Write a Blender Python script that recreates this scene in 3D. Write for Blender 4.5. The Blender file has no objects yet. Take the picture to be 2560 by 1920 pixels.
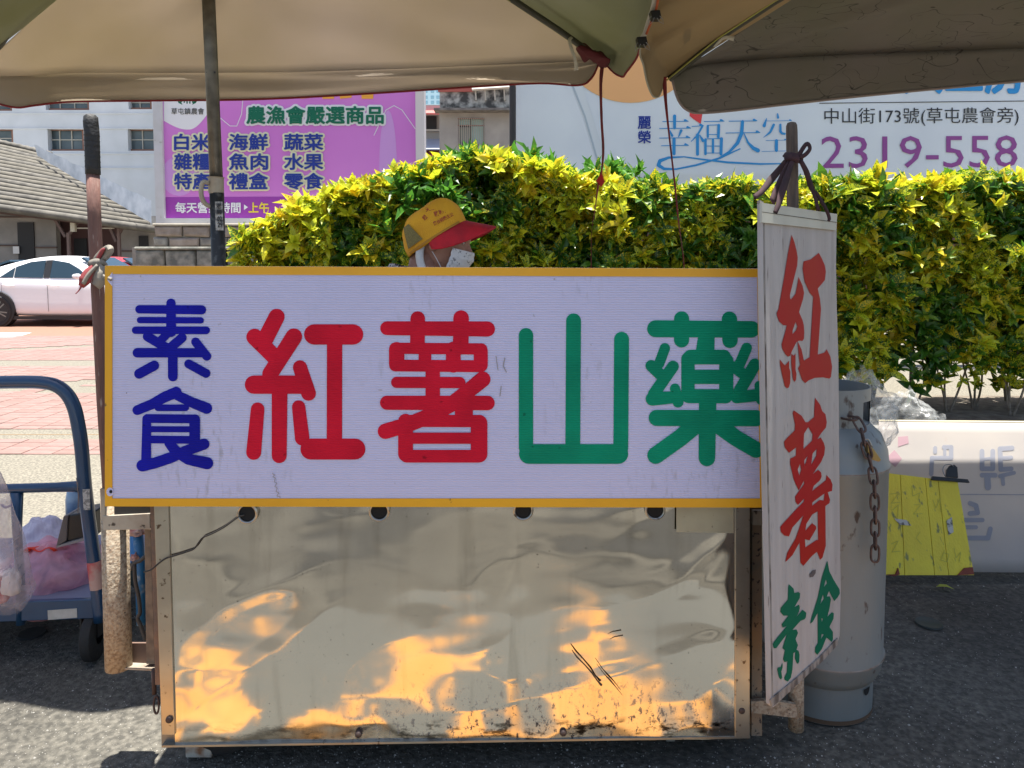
import bpy, math, random
import numpy as np
from math import sin, cos, pi, radians as R
from mathutils import Vector, Matrix, noise
from mathutils.geometry import tessellate_polygon
random.seed(7); rng = np.random.default_rng(7)
S = bpy.context.scene
COL = S.collection

# ---------------------------------------------------------------- camera, light, exposure
F = 1850.0; PX0, PY0 = 1280.0, 763.0; PITCH = R(3.5); CAMZ = 1.35
cd = bpy.data.cameras.new('camera'); cam = bpy.data.objects.new('camera', cd); COL.objects.link(cam)
cd.sensor_width = 36; cd.lens = 36 * F / 2560; cd.shift_y = (PY0 - 960) / 2560
cd.clip_start = .05; cd.clip_end = 1500
cam.location = (0, 0, CAMZ); cam.rotation_euler = (R(90) - PITCH, 0, 0)
S.camera = cam
w = bpy.data.worlds.new('World'); S.world = w; w.use_nodes = True
SUN = Vector((0.03, 0.006, 1)).normalized()
nt = w.node_tree; bg = nt.nodes['Background']
sky = nt.nodes.new('ShaderNodeTexSky'); sky.sky_type = 'NISHITA'; sky.sun_disc = False
sky.sun_elevation = math.asin(SUN.z); sky.sun_rotation = math.atan2(SUN.x, SUN.y)
sky.dust_density = 2.0
nt.links.new(sky.outputs[0], bg.inputs[0]); bg.inputs[1].default_value = 0.078
sd = bpy.data.lights.new('sun', 'SUN'); sun = bpy.data.objects.new('sun', sd); COL.objects.link(sun)
sd.energy = 5.0; sd.angle = R(.53); sd.color = (1, .955, .88)
sun.rotation_euler = SUN.to_track_quat('Z', 'Y').to_euler(); sun.location = (0, 0, 12)
S.view_settings.view_transform = 'Standard'; S.view_settings.look = 'None'
S.view_settings.exposure = 1.45; S.view_settings.gamma = 1; S.view_settings.use_curve_mapping = False
S.cycles.max_bounces = 8; S.cycles.transparent_max_bounces = 12; S.cycles.caustics_reflective = False; S.cycles.caustics_refractive = False

# ---------------------------------------------------------------- picture -> place geometry
FW = Vector((0, cos(PITCH), -sin(PITCH))); UP = Vector((0, sin(PITCH), cos(PITCH))); CO = Vector((0, 0, CAMZ))
def ray(px, py): return FW + Vector((1, 0, 0)) * ((px - PX0) / F) + UP * ((PY0 - py) / F)
def P(px, py, Y): d = ray(px, py); return CO + d * (Y / d.y)
def G(px, py, z=0.0): d = ray(px, py); return CO + d * ((z - CAMZ) / d.z)
class Plane:
    def __init__(s, a, b, c):
        s.o = Vector(a); n = (Vector(b) - s.o).cross(Vector(c) - s.o).normalized()
        if n.dot(CO - s.o) < 0: n = -n
        s.n = n
    def hit(s, px, py, lift=0.0):
        d = ray(px, py); o = s.o + s.n * lift
        return CO + d * ((o - CO).dot(s.n) / d.dot(s.n))
def YP(Y): return Plane((0, Y, 0), (1, Y, 0), (0, Y, 1))

# ---------------------------------------------------------------- materials
def M(name, c, rough=.6, metal=0., c2=None, sc=8., fac=(.35, .65), det=4., bump=0., bsc=60., stretch=(1, 1, 1), spec=.5,
      dirt=None, dsc=40., dth=.68, trans=0., coat=0., alpha=1., wave=None, sheen=0.):
    m = bpy.data.materials.new(name); m.use_nodes = True; n = m.node_tree.nodes; l = m.node_tree.links
    b = n['Principled BSDF']; b.inputs['Roughness'].default_value = rough; b.inputs['Metallic'].default_value = metal
    b.inputs['Specular IOR Level'].default_value = spec; b.inputs['Coat Weight'].default_value = coat
    b.inputs['Alpha'].default_value = alpha
    if sheen: b.inputs['Sheen Weight'].default_value = sheen
    def col(v): return (*v, 1)
    b.inputs['Base Color'].default_value = col(c)
    tc = n.new('ShaderNodeTexCoord'); mp = n.new('ShaderNodeMapping'); mp.inputs['Scale'].default_value = stretch
    l.new(tc.outputs['Object'], mp.inputs[0]); cur = None
    if c2 is not None:
        t = n.new('ShaderNodeTexNoise'); t.inputs['Scale'].default_value = sc; t.inputs['Detail'].default_value = det; l.new(mp.outputs[0], t.inputs[0])
        r = n.new('ShaderNodeMapRange'); r.inputs[1].default_value = fac[0]; r.inputs[2].default_value = fac[1]; l.new(t.outputs[0], r.inputs[0])
        x = n.new('ShaderNodeMix'); x.data_type = 'RGBA'; x.inputs[6].default_value = col(c); x.inputs[7].default_value = col(c2)
        l.new(r.outputs[0], x.inputs[0]); cur = x.outputs[2]
    if dirt is not None:
        t = n.new('ShaderNodeTexNoise'); t.inputs['Scale'].default_value = dsc; t.inputs['Detail'].default_value = 6; l.new(mp.outputs[0], t.inputs[0])
        r = n.new('ShaderNodeMapRange'); r.inputs[1].default_value = dth; r.inputs[2].default_value = dth + .06; l.new(t.outputs[0], r.inputs[0])
        x = n.new('ShaderNodeMix'); x.data_type = 'RGBA'; x.inputs[7].default_value = col(dirt)
        if cur: l.new(cur, x.inputs[6])
        else: x.inputs[6].default_value = col(c)
        l.new(r.outputs[0], x.inputs[0]); cur = x.outputs[2]
    if cur: l.new(cur, b.inputs['Base Color'])
    if bump or wave:
        bp = n.new('ShaderNodeBump'); bp.inputs['Distance'].default_value = .01; bp.inputs['Strength'].default_value = max(bump, .25 if wave else 0)
        if wave:
            t = n.new('ShaderNodeTexWave'); t.bands_direction = wave[0]; t.inputs['Scale'].default_value = wave[1]; t.inputs['Distortion'].default_value = .4
            l.new(tc.outputs['Object'], t.inputs[0])
        else:
            t = n.new('ShaderNodeTexNoise'); t.inputs['Scale'].default_value = bsc; t.inputs['Detail'].default_value = 5; l.new(mp.outputs[0], t.inputs[0])
        l.new(t.outputs[1 if wave else 0], bp.inputs['Height']); l.new(bp.outputs[0], b.inputs['Normal'])
    if trans:
        o = n['Material Output']; ts = n.new('ShaderNodeBsdfTranslucent'); mx = n.new('ShaderNodeMixShader'); mx.inputs[0].default_value = trans
        if cur: l.new(cur, ts.inputs[0])
        else: ts.inputs[0].default_value = col(c)
        l.new(b.outputs[0], mx.inputs[1]); l.new(ts.outputs[0], mx.inputs[2]); l.new(mx.outputs[0], o.inputs[0])
    return m

# ---------------------------------------------------------------- mesh building
class MB:
    def __init__(s): s.v = []; s.f = []; s.mi = []
    def add(s, vs, fs, mi=0):
        k = len(s.v); s.v += [tuple(v) for v in vs]; s.f += [tuple(i + k for i in f) for f in fs]; s.mi += [mi] * len(fs); return s
    def box(s, a, b, mi=0):
        a = Vector(a); b = Vector(b)
        vs = [(x, y, z) for x in (a.x, b.x) for y in (a.y, b.y) for z in (a.z, b.z)]
        return s.add(vs, [(0, 1, 3, 2), (4, 6, 7, 5), (0, 4, 5, 1), (2, 3, 7, 6), (0, 2, 6, 4), (1, 5, 7, 3)], mi)
    def obox(s, c, ux, uy, uz, mi=0):   # centre and three half axes
        c, ux, uy, uz = map(Vector, (c, ux, uy, uz))
        vs = [c + ux * i + uy * j + uz * k for i in (-1, 1) for j in (-1, 1) for k in (-1, 1)]
        return s.add(vs, [(0, 1, 3, 2), (4, 6, 7, 5), (0, 4, 5, 1), (2, 3, 7, 6), (0, 2, 6, 4), (1, 5, 7, 3)], mi)
    def prism(s, pts, depth, mi=0):     # polygon pts (3D, any order), pushed by vector depth
        pts = [Vector(p) for p in pts]; d = Vector(depth); n = len(pts)
        vs = pts + [p + d for p in pts]
        fs = [tuple(range(n)), tuple(range(2 * n - 1, n - 1, -1))] + [(i, i + n, (i + 1) % n + n, (i + 1) % n) for i in range(n)]
        return s.add(vs, fs, mi)
    def tube(s, pts, r, seg=10, cap=True, mi=0, flat=None):
        pts = [Vector(p) for p in pts]; n = len(pts); rs = r if isinstance(r, (list, tuple)) else [r] * n
        vs = []; up = None
        for i, p in enumerate(pts):
            t = (pts[min(i + 1, n - 1)] - pts[max(i - 1, 0)]).normalized()
            if up is None: up = Vector((0, 0, 1)) if abs(t.z) < .9 else Vector((0, 1, 0))
            x = t.cross(up).normalized(); up = x.cross(t).normalized()
            for k in range(seg):
                a = 2 * pi * k / seg
                vs.append(p + x * (cos(a) * rs[i]) + up * (sin(a) * rs[i] * (flat or 1)))
        fs = [(i * seg + k, i * seg + (k + 1) % seg, (i + 1) * seg + (k + 1) % seg, (i + 1) * seg + k) for i in range(n - 1) for k in range(seg)]
        if cap: fs += [tuple(range(seg - 1, -1, -1)), tuple((n - 1) * seg + k for k in range(seg))]
        return s.add(vs, fs, mi)
    def lathe(s, prof, c, seg=48, ax=None, mi=0, a0=0, a1=2 * pi):   # prof [(r, h)], axis ax
        c = Vector(c); ax = Vector(ax or (0, 0, 1)).normalized()
        x = ax.cross(Vector((0, 1, 0)) if abs(ax.y) < .9 else Vector((0, 0, 1))).normalized(); y = ax.cross(x)
        full = abs(a1 - a0 - 2 * pi) < 1e-6; m = seg if full else seg + 1; vs = []
        for r_, h in prof:
            for k in range(m):
                a = a0 + (a1 - a0) * k / seg; vs.append(c + ax * h + x * (cos(a) * r_) + y * (sin(a) * r_))
        fs = [(i * m + k, i * m + (k + 1) % m, (i + 1) * m + (k + 1) % m, (i + 1) * m + k) for i in range(len(prof) - 1) for k in range(seg)]
        return s.add(vs, fs, mi)
    def grid(s, fn, nu, nv, mi=0):
        vs = [fn(i / nu, j / nv) for j in range(nv + 1) for i in range(nu + 1)]
        fs = [(j * (nu + 1) + i, j * (nu + 1) + i + 1, (j + 1) * (nu + 1) + i + 1, (j + 1) * (nu + 1) + i) for j in range(nv) for i in range(nu)]
        return s.add(vs, fs, mi)
def off(parent): return Vector(parent.get('_o', (0, 0, 0))) if parent is not None else Vector((0, 0, 0))
def obj(name, mb, mat, parent=None, smooth=False, label=None, bevel=0, solid=0):
    o_ = off(parent); me = bpy.data.meshes.new(name)
    me.from_pydata([(v[0] - o_.x, v[1] - o_.y, v[2] - o_.z) for v in mb.v], [], mb.f)
    for m_ in (mat if isinstance(mat, (list, tuple)) else [mat]): me.materials.append(m_)
    if isinstance(mat, (list, tuple)): me.polygons.foreach_set('material_index', mb.mi)
    if smooth: me.polygons.foreach_set('use_smooth', [True] * len(mb.f))
    me.update(); o = bpy.data.objects.new(name, me); COL.objects.link(o); o.parent = parent
    o['_o'] = tuple(o_)
    if smooth and smooth != 'all':
        md = o.modifiers.new('edges', 'EDGE_SPLIT'); md.split_angle = R(38)
    if solid:
        md = o.modifiers.new('thickness', 'SOLIDIFY'); md.thickness = solid; md.offset = 0
    if bevel:
        md = o.modifiers.new('bevel', 'BEVEL'); md.width = bevel; md.segments = 2; md.limit_method = 'ANGLE'
    if label: o['label'] = label
    return o
def thing(name, label, cat, loc, group=None):
    o = bpy.data.objects.new(name, None); COL.objects.link(o); o.location = loc; o['_o'] = tuple(loc)
    o.empty_display_size = .1
    return tag(o, label, cat, group)
def tag(o, label, cat, group=None):
    o['label'] = label; o['category'] = cat
    if group: o['group'] = group
    return o
def struct(o): o['kind'] = 'structure'; return o
def stuff(o): o['kind'] = 'stuff'; return o
def catmull(pts, n=6):
    pts = [Vector(p) for p in pts]; out = []
    q = [pts[0] * 2 - pts[1]] + pts + [pts[-1] * 2 - pts[-2]]
    for i in range(1, len(q) - 2):
        for k in range(n):
            t = k / n; a, b, c, d = q[i - 1:i + 3]
            out.append(.5 * ((2 * b) + (c - a) * t + (2 * a - 5 * b + 4 * c - d) * t * t + (3 * b - a - 3 * c + d) * t ** 3))
    return out + [pts[-1]]

# ---------------------------------------------------------------- flat print: brush strokes, traced outlines, type
def strokes(pl, ss, lift=.0012):        # ss: [(points px, radius or radii)]
    mb = MB(); k = 0
    for pts, r in ss:
        rs = r if isinstance(r, (list, tuple)) else [r] * len(pts)
        for i in range(len(pts) - 1):
            (x0, y0), (x1, y1) = pts[i], pts[i + 1]; a = math.atan2(y1 - y0, x1 - x0); poly = []
            for j in range(11):
                t = a + pi / 2 + pi * j / 10; poly.append((x0 + cos(t) * rs[i], y0 + sin(t) * rs[i]))
            for j in range(11):
                t = a - pi / 2 + pi * j / 10; poly.append((x1 + cos(t) * rs[i + 1], y1 + sin(t) * rs[i + 1]))
            vs = [pl.hit(px, py, lift + k * .00004) for px, py in poly]; k += 1
            mb.add(vs, [tuple(range(len(vs)))])
    return mb
def Z(o, k, pts): return [(o[0] + x / k, o[1] + y / k) for x, y in pts]
def traced(pl, outer, holes=(), lift=.0012, mb=None):
    loops = [outer] + list(holes); fl = [p for lp in loops for p in lp]
    tri = tessellate_polygon([[Vector((x, y, 0)) for x, y in lp] for lp in loops])
    mb = mb or MB(); mb.add([pl.hit(x, y, lift) for x, y in fl], [tuple(t) for t in tri]); return mb
_dg = None
def type_mesh(s, o=0.0, space=1.0):
    c = bpy.data.curves.new('type', 'FONT'); c.body = s; c.offset = o; c.space_character = space; c.resolution_u = 2
    ob = bpy.data.objects.new('type', c); COL.objects.link(ob)
    m = bpy.data.meshes.new_from_object(ob.evaluated_get(bpy.context.evaluated_depsgraph_get()))
    vs = [(v.co.x, v.co.y) for v in m.vertices]; fs = [tuple(p.vertices) for p in m.polygons]
    bpy.data.objects.remove(ob); bpy.data.curves.remove(c); bpy.data.meshes.remove(m)
    return vs, fs
def typeset(pl, s, rect, bold=.0, outline=None, lift=.003, flip=False, slope=0., space=1.0):
    v0, _ = type_mesh(s, 0.0, space); xs = [v[0] for v in v0]; ys = [v[1] for v in v0]
    x0, x1, y0, y1 = min(xs), max(xs), min(ys), max(ys); L, T, Rr, B = rect; out = []
    v, f = type_mesh(s, 0.0, space)
    for o_, li, nn in ([(outline, lift - .012, 14)] if outline else []) + [(bold, lift, 8)]:
        mb = MB(); sh = [(0, 0)] + ([(cos(k * 2 * pi / nn) * o_, sin(k * 2 * pi / nn) * o_) for k in range(nn)] if o_ > 0 else [])
        for k, (dx, dy) in enumerate(sh):
            vs = []
            for x, y in v:
                u = (x + dx - x0) / (x1 - x0); w_ = (y + dy - y0) / (y1 - y0)
                if flip: u = 1 - u
                px = L + u * (Rr - L); vs.append(pl.hit(px, B + w_ * (T - B) + slope * (px - L), li + k * .0002))
            mb.add(vs, f)
        out.append(mb)
    return out
# ================================================================ SETTING
asph = M('asphalt', (.052, .049, .041), .94, c2=(.125, .116, .096), sc=55, fac=(.38, .7), bump=.9, bsc=90, dirt=(.34, .32, .28), dsc=150, dth=.67)
n = asph.node_tree.nodes; l = asph.node_tree.links
def asphalt_more():
    b = n['Principled BSDF']; tc = [x for x in n if x.type == 'TEX_COORD'][0]
    src = b.inputs['Base Color'].links[0].from_socket
    t = n.new('ShaderNodeTexNoise'); t.inputs['Scale'].default_value = 1.3; t.inputs['Detail'].default_value = 5; l.new(tc.outputs['Object'], t.inputs[0])
    r = n.new('ShaderNodeMapRange'); r.inputs[1].default_value = .3; r.inputs[2].default_value = .7; r.inputs[3].default_value = .62; r.inputs[4].default_value = 1.45; l.new(t.outputs[0], r.inputs[0])
    x = n.new('ShaderNodeVectorMath'); x.operation = 'SCALE'; l.new(src, x.inputs[0]); l.new(r.outputs[0], x.inputs['Scale']); l.new(x.outputs[0], b.inputs['Base Color'])
asphalt_more()
pebm = M('washed pebble', (.10, .092, .073), .85, c2=(.225, .205, .16), sc=70, fac=(.35, .65), bump=.8, bsc=70)
far_g = M('far ground', (.4, .38, .35), .9, c2=(.3, .29, .27), sc=.5)
struct(obj('road', MB().grid(lambda u, v: Vector((-20 + 40 * u, -14 + 18.3 * v, .006 * (noise.noise(Vector((u * 30, v * 14, 0))) if 1 else 0) - .006)), 160, 80), asph, smooth='all'))
struct(obj('ground', MB().add([(-700, -700, -.03), (700, -700, -.03), (700, 700, -.03), (-700, 700, -.03)], [(0, 1, 2, 3)]), far_g))
# unseen orange strip before the cart, added for the steel front to reflect
om = M('added orange road paint', (.52, .235, .055), .7, c2=(.58, .29, .08), sc=5, bump=.5, bsc=90)
def worn(m):  # breaks the strip with grey so its reflection looks patchy
    n = m.node_tree.nodes; l = m.node_tree.links; b = n['Principled BSDF']
    src = b.inputs['Base Color'].links[0].from_socket; tc = [x for x in n if x.type == 'TEX_COORD'][0]
    t = n.new('ShaderNodeTexNoise'); t.inputs['Scale'].default_value = 2.4; t.inputs['Detail'].default_value = 9; t.inputs['Roughness'].default_value = .62; l.new(tc.outputs['Object'], t.inputs[0])
    r = n.new('ShaderNodeMapRange'); r.inputs[1].default_value = .47; r.inputs[2].default_value = .482; sy = n.new('ShaderNodeSeparateXYZ'); l.new(tc.outputs['Object'], sy.inputs[0]); ry = n.new('ShaderNodeMapRange'); ry.inputs[1].default_value = 1.15; ry.inputs[2].default_value = 1.6; ry.inputs[3].default_value = .04; ry.inputs[4].default_value = -.045; l.new(sy.outputs[1], ry.inputs[0]); ad = n.new('ShaderNodeMath'); ad.operation = 'ADD'; l.new(t.outputs[0], ad.inputs[0]); l.new(ry.outputs[0], ad.inputs[1]); l.new(ad.outputs[0], r.inputs[0])
    x = n.new('ShaderNodeMix'); x.data_type = 'RGBA'; x.inputs[7].default_value = (.1, .1, .09, 1); l.new(src, x.inputs[6]); l.new(r.outputs[0], x.inputs[0]); l.new(x.outputs[2], b.inputs['Base Color'])
worn(om)
struct(obj('added_orange_strip', MB().add([(-3.2, .98, .004), (3.2, .98, .004), (3.2, 1.70, .004), (-3.2, 1.70, .004)], [(0, 1, 2, 3)]), om))
tar = M('added tar patch', (.024, .024, .022), .9, c2=(.045, .043, .038), sc=30, bump=.7, bsc=80)  # unseen patches added to put darker bands in the steel's reflection
for q in ([(.15, -.15), (.9, -.25), (1.15, .1), (1.05, .42), (.6, .36), (.32, .5), (.12, .3)], [(-1.5, .34), (-.9, .28), (-.35, .40), (-.30, .46), (-.9, .38), (-1.5, .42)], [(-1.1, -.55), (-.5, -.62), (-.25, -.2), (-.42, .02), (-.95, -.05)], [(-.1, .62), (.7, .70), (1.4, .62), (1.4, .66), (.7, .75), (-.1, .66)]):
    struct(obj('added_road_patch', MB().add([(x, y, .004) for x, y in q], [tuple(range(len(q)))]), tar))
# plaza behind
pv = struct(obj('plaza_pavement', MB().box((-26, 3.22, -.05), (26, 44, .012)), pebm))
tile_m = [M('clay tile pink', (.205, .125, .11), .8, c2=(.245, .155, .135), sc=9), M('clay tile rose', (.19, .112, .096), .8, c2=(.22, .14, .12), sc=9),
          M('clay tile pale', (.23, .15, .132), .8, c2=(.20, .125, .11), sc=9)]
TW, TH = .21, .105
tmesh = []
for m_ in tile_m:
    mb = MB(); a = .0022
    mb.add([(a, a, 0), (TW - a, a, 0), (TW - a, TH - a, 0), (a, TH - a, 0), (a + .002, a + .002, .006), (TW - a - .002, a + .002, .006), (TW - a - .002, TH - a - .002, .006), (a + .002, TH - a - .002, .006)],
           [(4, 5, 6, 7), (0, 1, 5, 4), (1, 2, 6, 5), (2, 3, 7, 6), (3, 0, 4, 7)])
    o = obj('tile', mb, m_); tmesh.append(o.data); bpy.data.objects.remove(o)
cells = []
def tiled(y0, y1, xa, xb, skip=None):
    y = y0; r_ = 0
    while y + TH <= y1 + 1e-6:
        x = xa + (r_ % 2) * 0
        while x < xb:
            if not (skip and skip(x + TW / 2, y)): cells.append((x, y))
            x += TW
        y += TH; r_ += 1
def diag(x, y):       # pebble-filled zigzag figure in the tiling
    if 7.35 < y < 7.75 and x > -4.75: return True
    k = (x + 6.2) * .62 + 7.0
    return abs(y - k) < .22 and y > 7.0
tiled(5.02, 5.46, -8, 4, None)
tiled(5.78, 9.3, -9, 4, diag)
tiled(9.8, 13.0, -12, 4, lambda x, y: abs((y - 11.2) - .5 * (x + 7)) < .2)
cells = [c for c in cells if c[0] < -2.2 or (abs(c[0]) < 9 and False)]
vis = [c for c in cells if c[1] / 1850 and (c[0] / c[1] > -.74) and (c[0] / c[1] < -.53)]
vis.sort(key=lambda c: c[1]); near = vis[:300]; ns = set(near)
for i, (x, y) in enumerate(near):
    o = bpy.data.objects.new('tile', tmesh[random.choice((0, 0, 1, 1, 2))]); COL.objects.link(o); o.parent = pv
    o.location = (x, y, .0125 + random.uniform(-.0012, .0012)); o.rotation_euler = (random.uniform(-.004, .004), random.uniform(-.004, .004), random.uniform(-.006, .006))
mb = MB(); a = .0022
for c in cells:
    if c in ns: continue
    x, y = c; z = .0185 + random.uniform(-.001, .001); k = random.choice((0, 0, 1, 1, 2))
    mb.add([(x + a, y + a, .0125), (x + TW - a, y + a, .0125), (x + TW - a, y + TH - a, .0125), (x + a, y + TH - a, .0125), (x + a, y + a, z), (x + TW - a, y + a, z), (x + TW - a, y + TH - a, z), (x + a, y + TH - a, z)],
           [(4, 5, 6, 7), (0, 1, 5, 4), (1, 2, 6, 5), (3, 0, 4, 7)], k)
stuff(obj('distant_tile', mb, tile_m, pv))
obj('expansion_joint', MB().box((-26, 5.6, .012), (26, 5.615, .0135)), M('joint filler', (.2, .13, .06), .8), pv)
lane = M('terracotta lane', (.25, .12, .078), .8, c2=(.21, .115, .08), sc=2)
struct(obj('red_lane', MB().box((-26, 12.9, .012), (4, 21, .0175)), lane))
struct(obj('lane_shade_patch', MB().add([G(-60, 834) + Vector((0, 0, .0185)), G(80, 834) + Vector((0, 0, .0185)), G(40, 846) + Vector((0, 0, .0185)), G(-60, 852) + Vector((0, 0, .0185))], [(0, 1, 2, 3)]), M('grey lane shade', (.33, .34, .38), .8)))  # ground shadow before the car, painted as a flat bluish grey sheet
# grit and pebbles worked loose on the asphalt
gm = M('grit', (.22, .21, .19), .85, c2=(.46, .44, .40), sc=3)
mb = MB(); rr = random.Random(3)
for i in range(6500):
    y = 1.9 + 2.6 * rr.random() ** 1.5; x = rr.uniform(-.75, .75) * y * 1.05; s_ = rr.uniform(.0012, .0034) * (1.7 if rr.random() < .06 else 1)
    p = [Vector((rr.uniform(-1, 1), rr.uniform(-1, 1), 0)).normalized() for _ in range(3)]
    a0 = rr.uniform(0, 6); q = [(x + cos(a0 + k * 1.57) * s_ * rr.uniform(.7, 1.3), y + sin(a0 + k * 1.57) * s_ * rr.uniform(.7, 1.2), .0) for k in range(4)]
    z = .006 * noise.noise(Vector(((x + 20) / 40 * 30, (y + 14) / 18.3 * 14, 0))) - .006
    q = [(a_, b_, z - .001) for a_, b_, _ in q]
    mb.add(q + [(x, y, z + s_ * .7)], [(0, 1, 4), (1, 2, 4), (2, 3, 4), (3, 0, 4)])
stuff(obj('road_grit', mb, gm))
# round utility cover sunk in the asphalt
c = G(2322, 1557); mb = MB().lathe([(0, .001), (.040, .001), (.042, .002), (.046, .002), (.047, -.004)], c, 28)
tag(obj('utility_cover', mb, M('dark iron cover', (.045, .055, .055), .55, .4), smooth=True), 'small round dark iron cover let into the asphalt at right', 'manhole cover')
c = G(80, 1582); tag(obj('road_hole', MB().lathe([(0, .0), (.03, .0015), (.045, .002), (.05, -.004)], c, 9), M('wet black patch', (.012, .013, .014), .8), smooth=True), 'rough black patch of broken asphalt beneath the blue hand truck', 'pothole')

# ---------------------------------------------------------------- far buildings
win_glass = M('window glass', (.05, .07, .08), .12, c2=(.12, .15, .16), sc=.6)
frame_br = M('brown window frame', (.23, .10, .06), .5); bar_m = M('pale glazing bar', (.42, .40, .34), .5)
white_w = M('white render wall', (.62, .65, .68), .85, c2=(.52, .55, .57), sc=.7, fac=(.3, .75))
WBY = 45.0
bw = thing('white_building', 'large white rendered building with brown framed windows behind the tiled roof', 'building', (-25, WBY, 0))
pl = YP(WBY)
def bx(px0, py0, px1, py1, Y, d): a = P(px0, py1, Y); b = P(px1, py0, Y); return a.x, a.z, b.x, b.z, Y, Y + d
def pbox(px0, py0, px1, py1, Y, d, mb=None):
    mb = mb or MB(); return mb.box((P(px0, 420, Y).x, Y, P(px0, py1, Y).z), (P(px1, 420, Y).x, Y + d, P(px1, py0, Y).z))
# wall built round the window openings
wins = [(-60, 322, 36, 370, 2), (122, 322, 212, 377, 3), (322, 322, 395, 377, 2), (-60, 250, 36, 277, 2), (120, 240, 228, 275, 3), (326, 240, 384, 273, 2), (-60, 410, 20, 470, 2)]
xs = sorted({-400, 470} | {v for q in wins for v in (q[0], q[2])}); ys = [-260, 240, 250, 273, 275, 277, 322, 370, 377, 410, 470, 760]
mb = MB()
for i in range(len(xs) - 1):
    for j in range(len(ys) - 1):
        cx, cy = (xs[i] + xs[i + 1]) / 2, (ys[j] + ys[j + 1]) / 2
        if any(q[0] < cx < q[2] and q[1] < cy < q[3] for q in wins): continue
        pbox(xs[i], ys[j], xs[i + 1], ys[j + 1], WBY, .6, mb)
obj('wall', mb, white_w, bw)
for q in wins:
    x0, y0, x1, y1, nc = q; f = MB(); t = 4
    pbox(x0, y0, x1, y0 + t, WBY + .3, .12, f); pbox(x0, y1 - t, x1, y1, WBY + .3, .12, f); pbox(x0, y0 + t, x0 + t, y1 - t, WBY + .3, .12, f); pbox(x1 - t, y0 + t, x1, y1 - t, WBY + .3, .12, f)
    fo = obj('window', f, frame_br, bw)
    obj('pane', pbox(x0 + t, y0 + t, x1 - t, y1 - t, WBY + .42, .03), win_glass, fo)
    g = MB()
    for k in range(1, nc): xx = x0 + (x1 - x0) * k / nc; pbox(xx - 1.2, y0 + t, xx + 1.2, y1 - t, WBY + .36, .05, g)
    ym = (y0 + y1) / 2; pbox(x0 + t, ym - 1.2, x1 - t, ym + 1.2, WBY + .355, .045, g)
    obj('glazing_bar', g, bar_m, fo)
gv = M('groove shadow line', (.35, .36, .37), .9)
for y in (283, 321, 384, 420): obj('string_course', pbox(-400, y - 1.2, 470, y + 1.2, WBY - .06, .058), white_w, bw)
obj('parapet', pbox(-400, -268, 474, -262, WBY - .2, 1.2), white_w, bw)
# tiled roof hall
RY = 30.0
hall = thing('tiled_roof_hall', 'long low grey hall with a ribbed tile roof and timber posts behind the cars', 'building', (-18, RY, 0))
hw = M('grey plaster wall', (.25, .235, .22), .9, c2=(.19, .18, .17), sc=1.4)
dw = M('dark timber', (.065, .04, .035), .8, c2=(.10, .06, .05), sc=3); dk = M('dark doorway', (.012, .012, .014), .7)
mb = MB(); pbox(-400, 500, 134, 738, RY + 1.2, .3, mb); pbox(292, 540, 470, 738, RY + 1.2, .3, mb); pbox(134, 480, 292, 738, RY + 2.2, .3, mb); obj('wall', mb, hw, hall)
obj('recessed_wall', pbox(134, 540, 292, 738, RY + 2.1, .08), M('oxblood timber wall', (.075, .035, .035), .8), hall)
for q in ((37, 556, 78, 738, 1.14), (178, 596, 210, 738, 2.05), (341, 590, 364, 738, 1.14)):
    obj('door', pbox(q[0], q[1], q[2], q[3], RY + q[4], .05), dk, hall)
for q in ((-400, 612, 36, 615), (79, 617, 134, 620), (292, 626, 340, 629), (-400, 541, 134, 544)):
    obj('rail', pbox(*q, RY + 1.12, .075), dw, hall)
for (x, t, b_) in ((163, 582, 738), (290, 560, 738)): obj('post', pbox(x - 3.2, t, x + 3.2, b_, RY + .3, .12), M('weathered post', (.16, .11, .10), .85), hall)
pm = M('weathered brace', (.13, .09, .085), .85)
def pstrip(a, b, wd, Y, th=.1):
    A = P(*a, Y); B = P(*b, Y); d = (B - A).normalized(); nrm = Vector((-d.z, 0, d.x)) * wd / 2
    return MB().prism([A + nrm, B + nrm, B - nrm, A - nrm], (0, th, 0))
for a, b in (((135, 547), (162, 592)), ((192, 557), (166, 592)), ((272, 565), (289, 604)), ((308, 563), (293, 590))):
    obj('brace', pstrip(a, b, .10, RY + .32), pm, hall)
obj('wall_lamp', pbox(170, 549, 181, 579, RY + .2, .15), M('cream lamp box', (.5, .47, .38), .6), hall)
obj('notice', pbox(24, 616, 39, 634, RY + 1.06, .03), M('white notice', (.6, .6, .6), .7), hall)
obj('conduit', pbox(181, 569, 280, 572, RY + .3, .05), bar_m, hall)
obj('eave_beam', MB().prism([P(-400, 470, RY), P(390, 572, RY), P(390, 583, RY), P(-400, 485, RY)], (0, .25, 0)), dw, hall)
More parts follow.
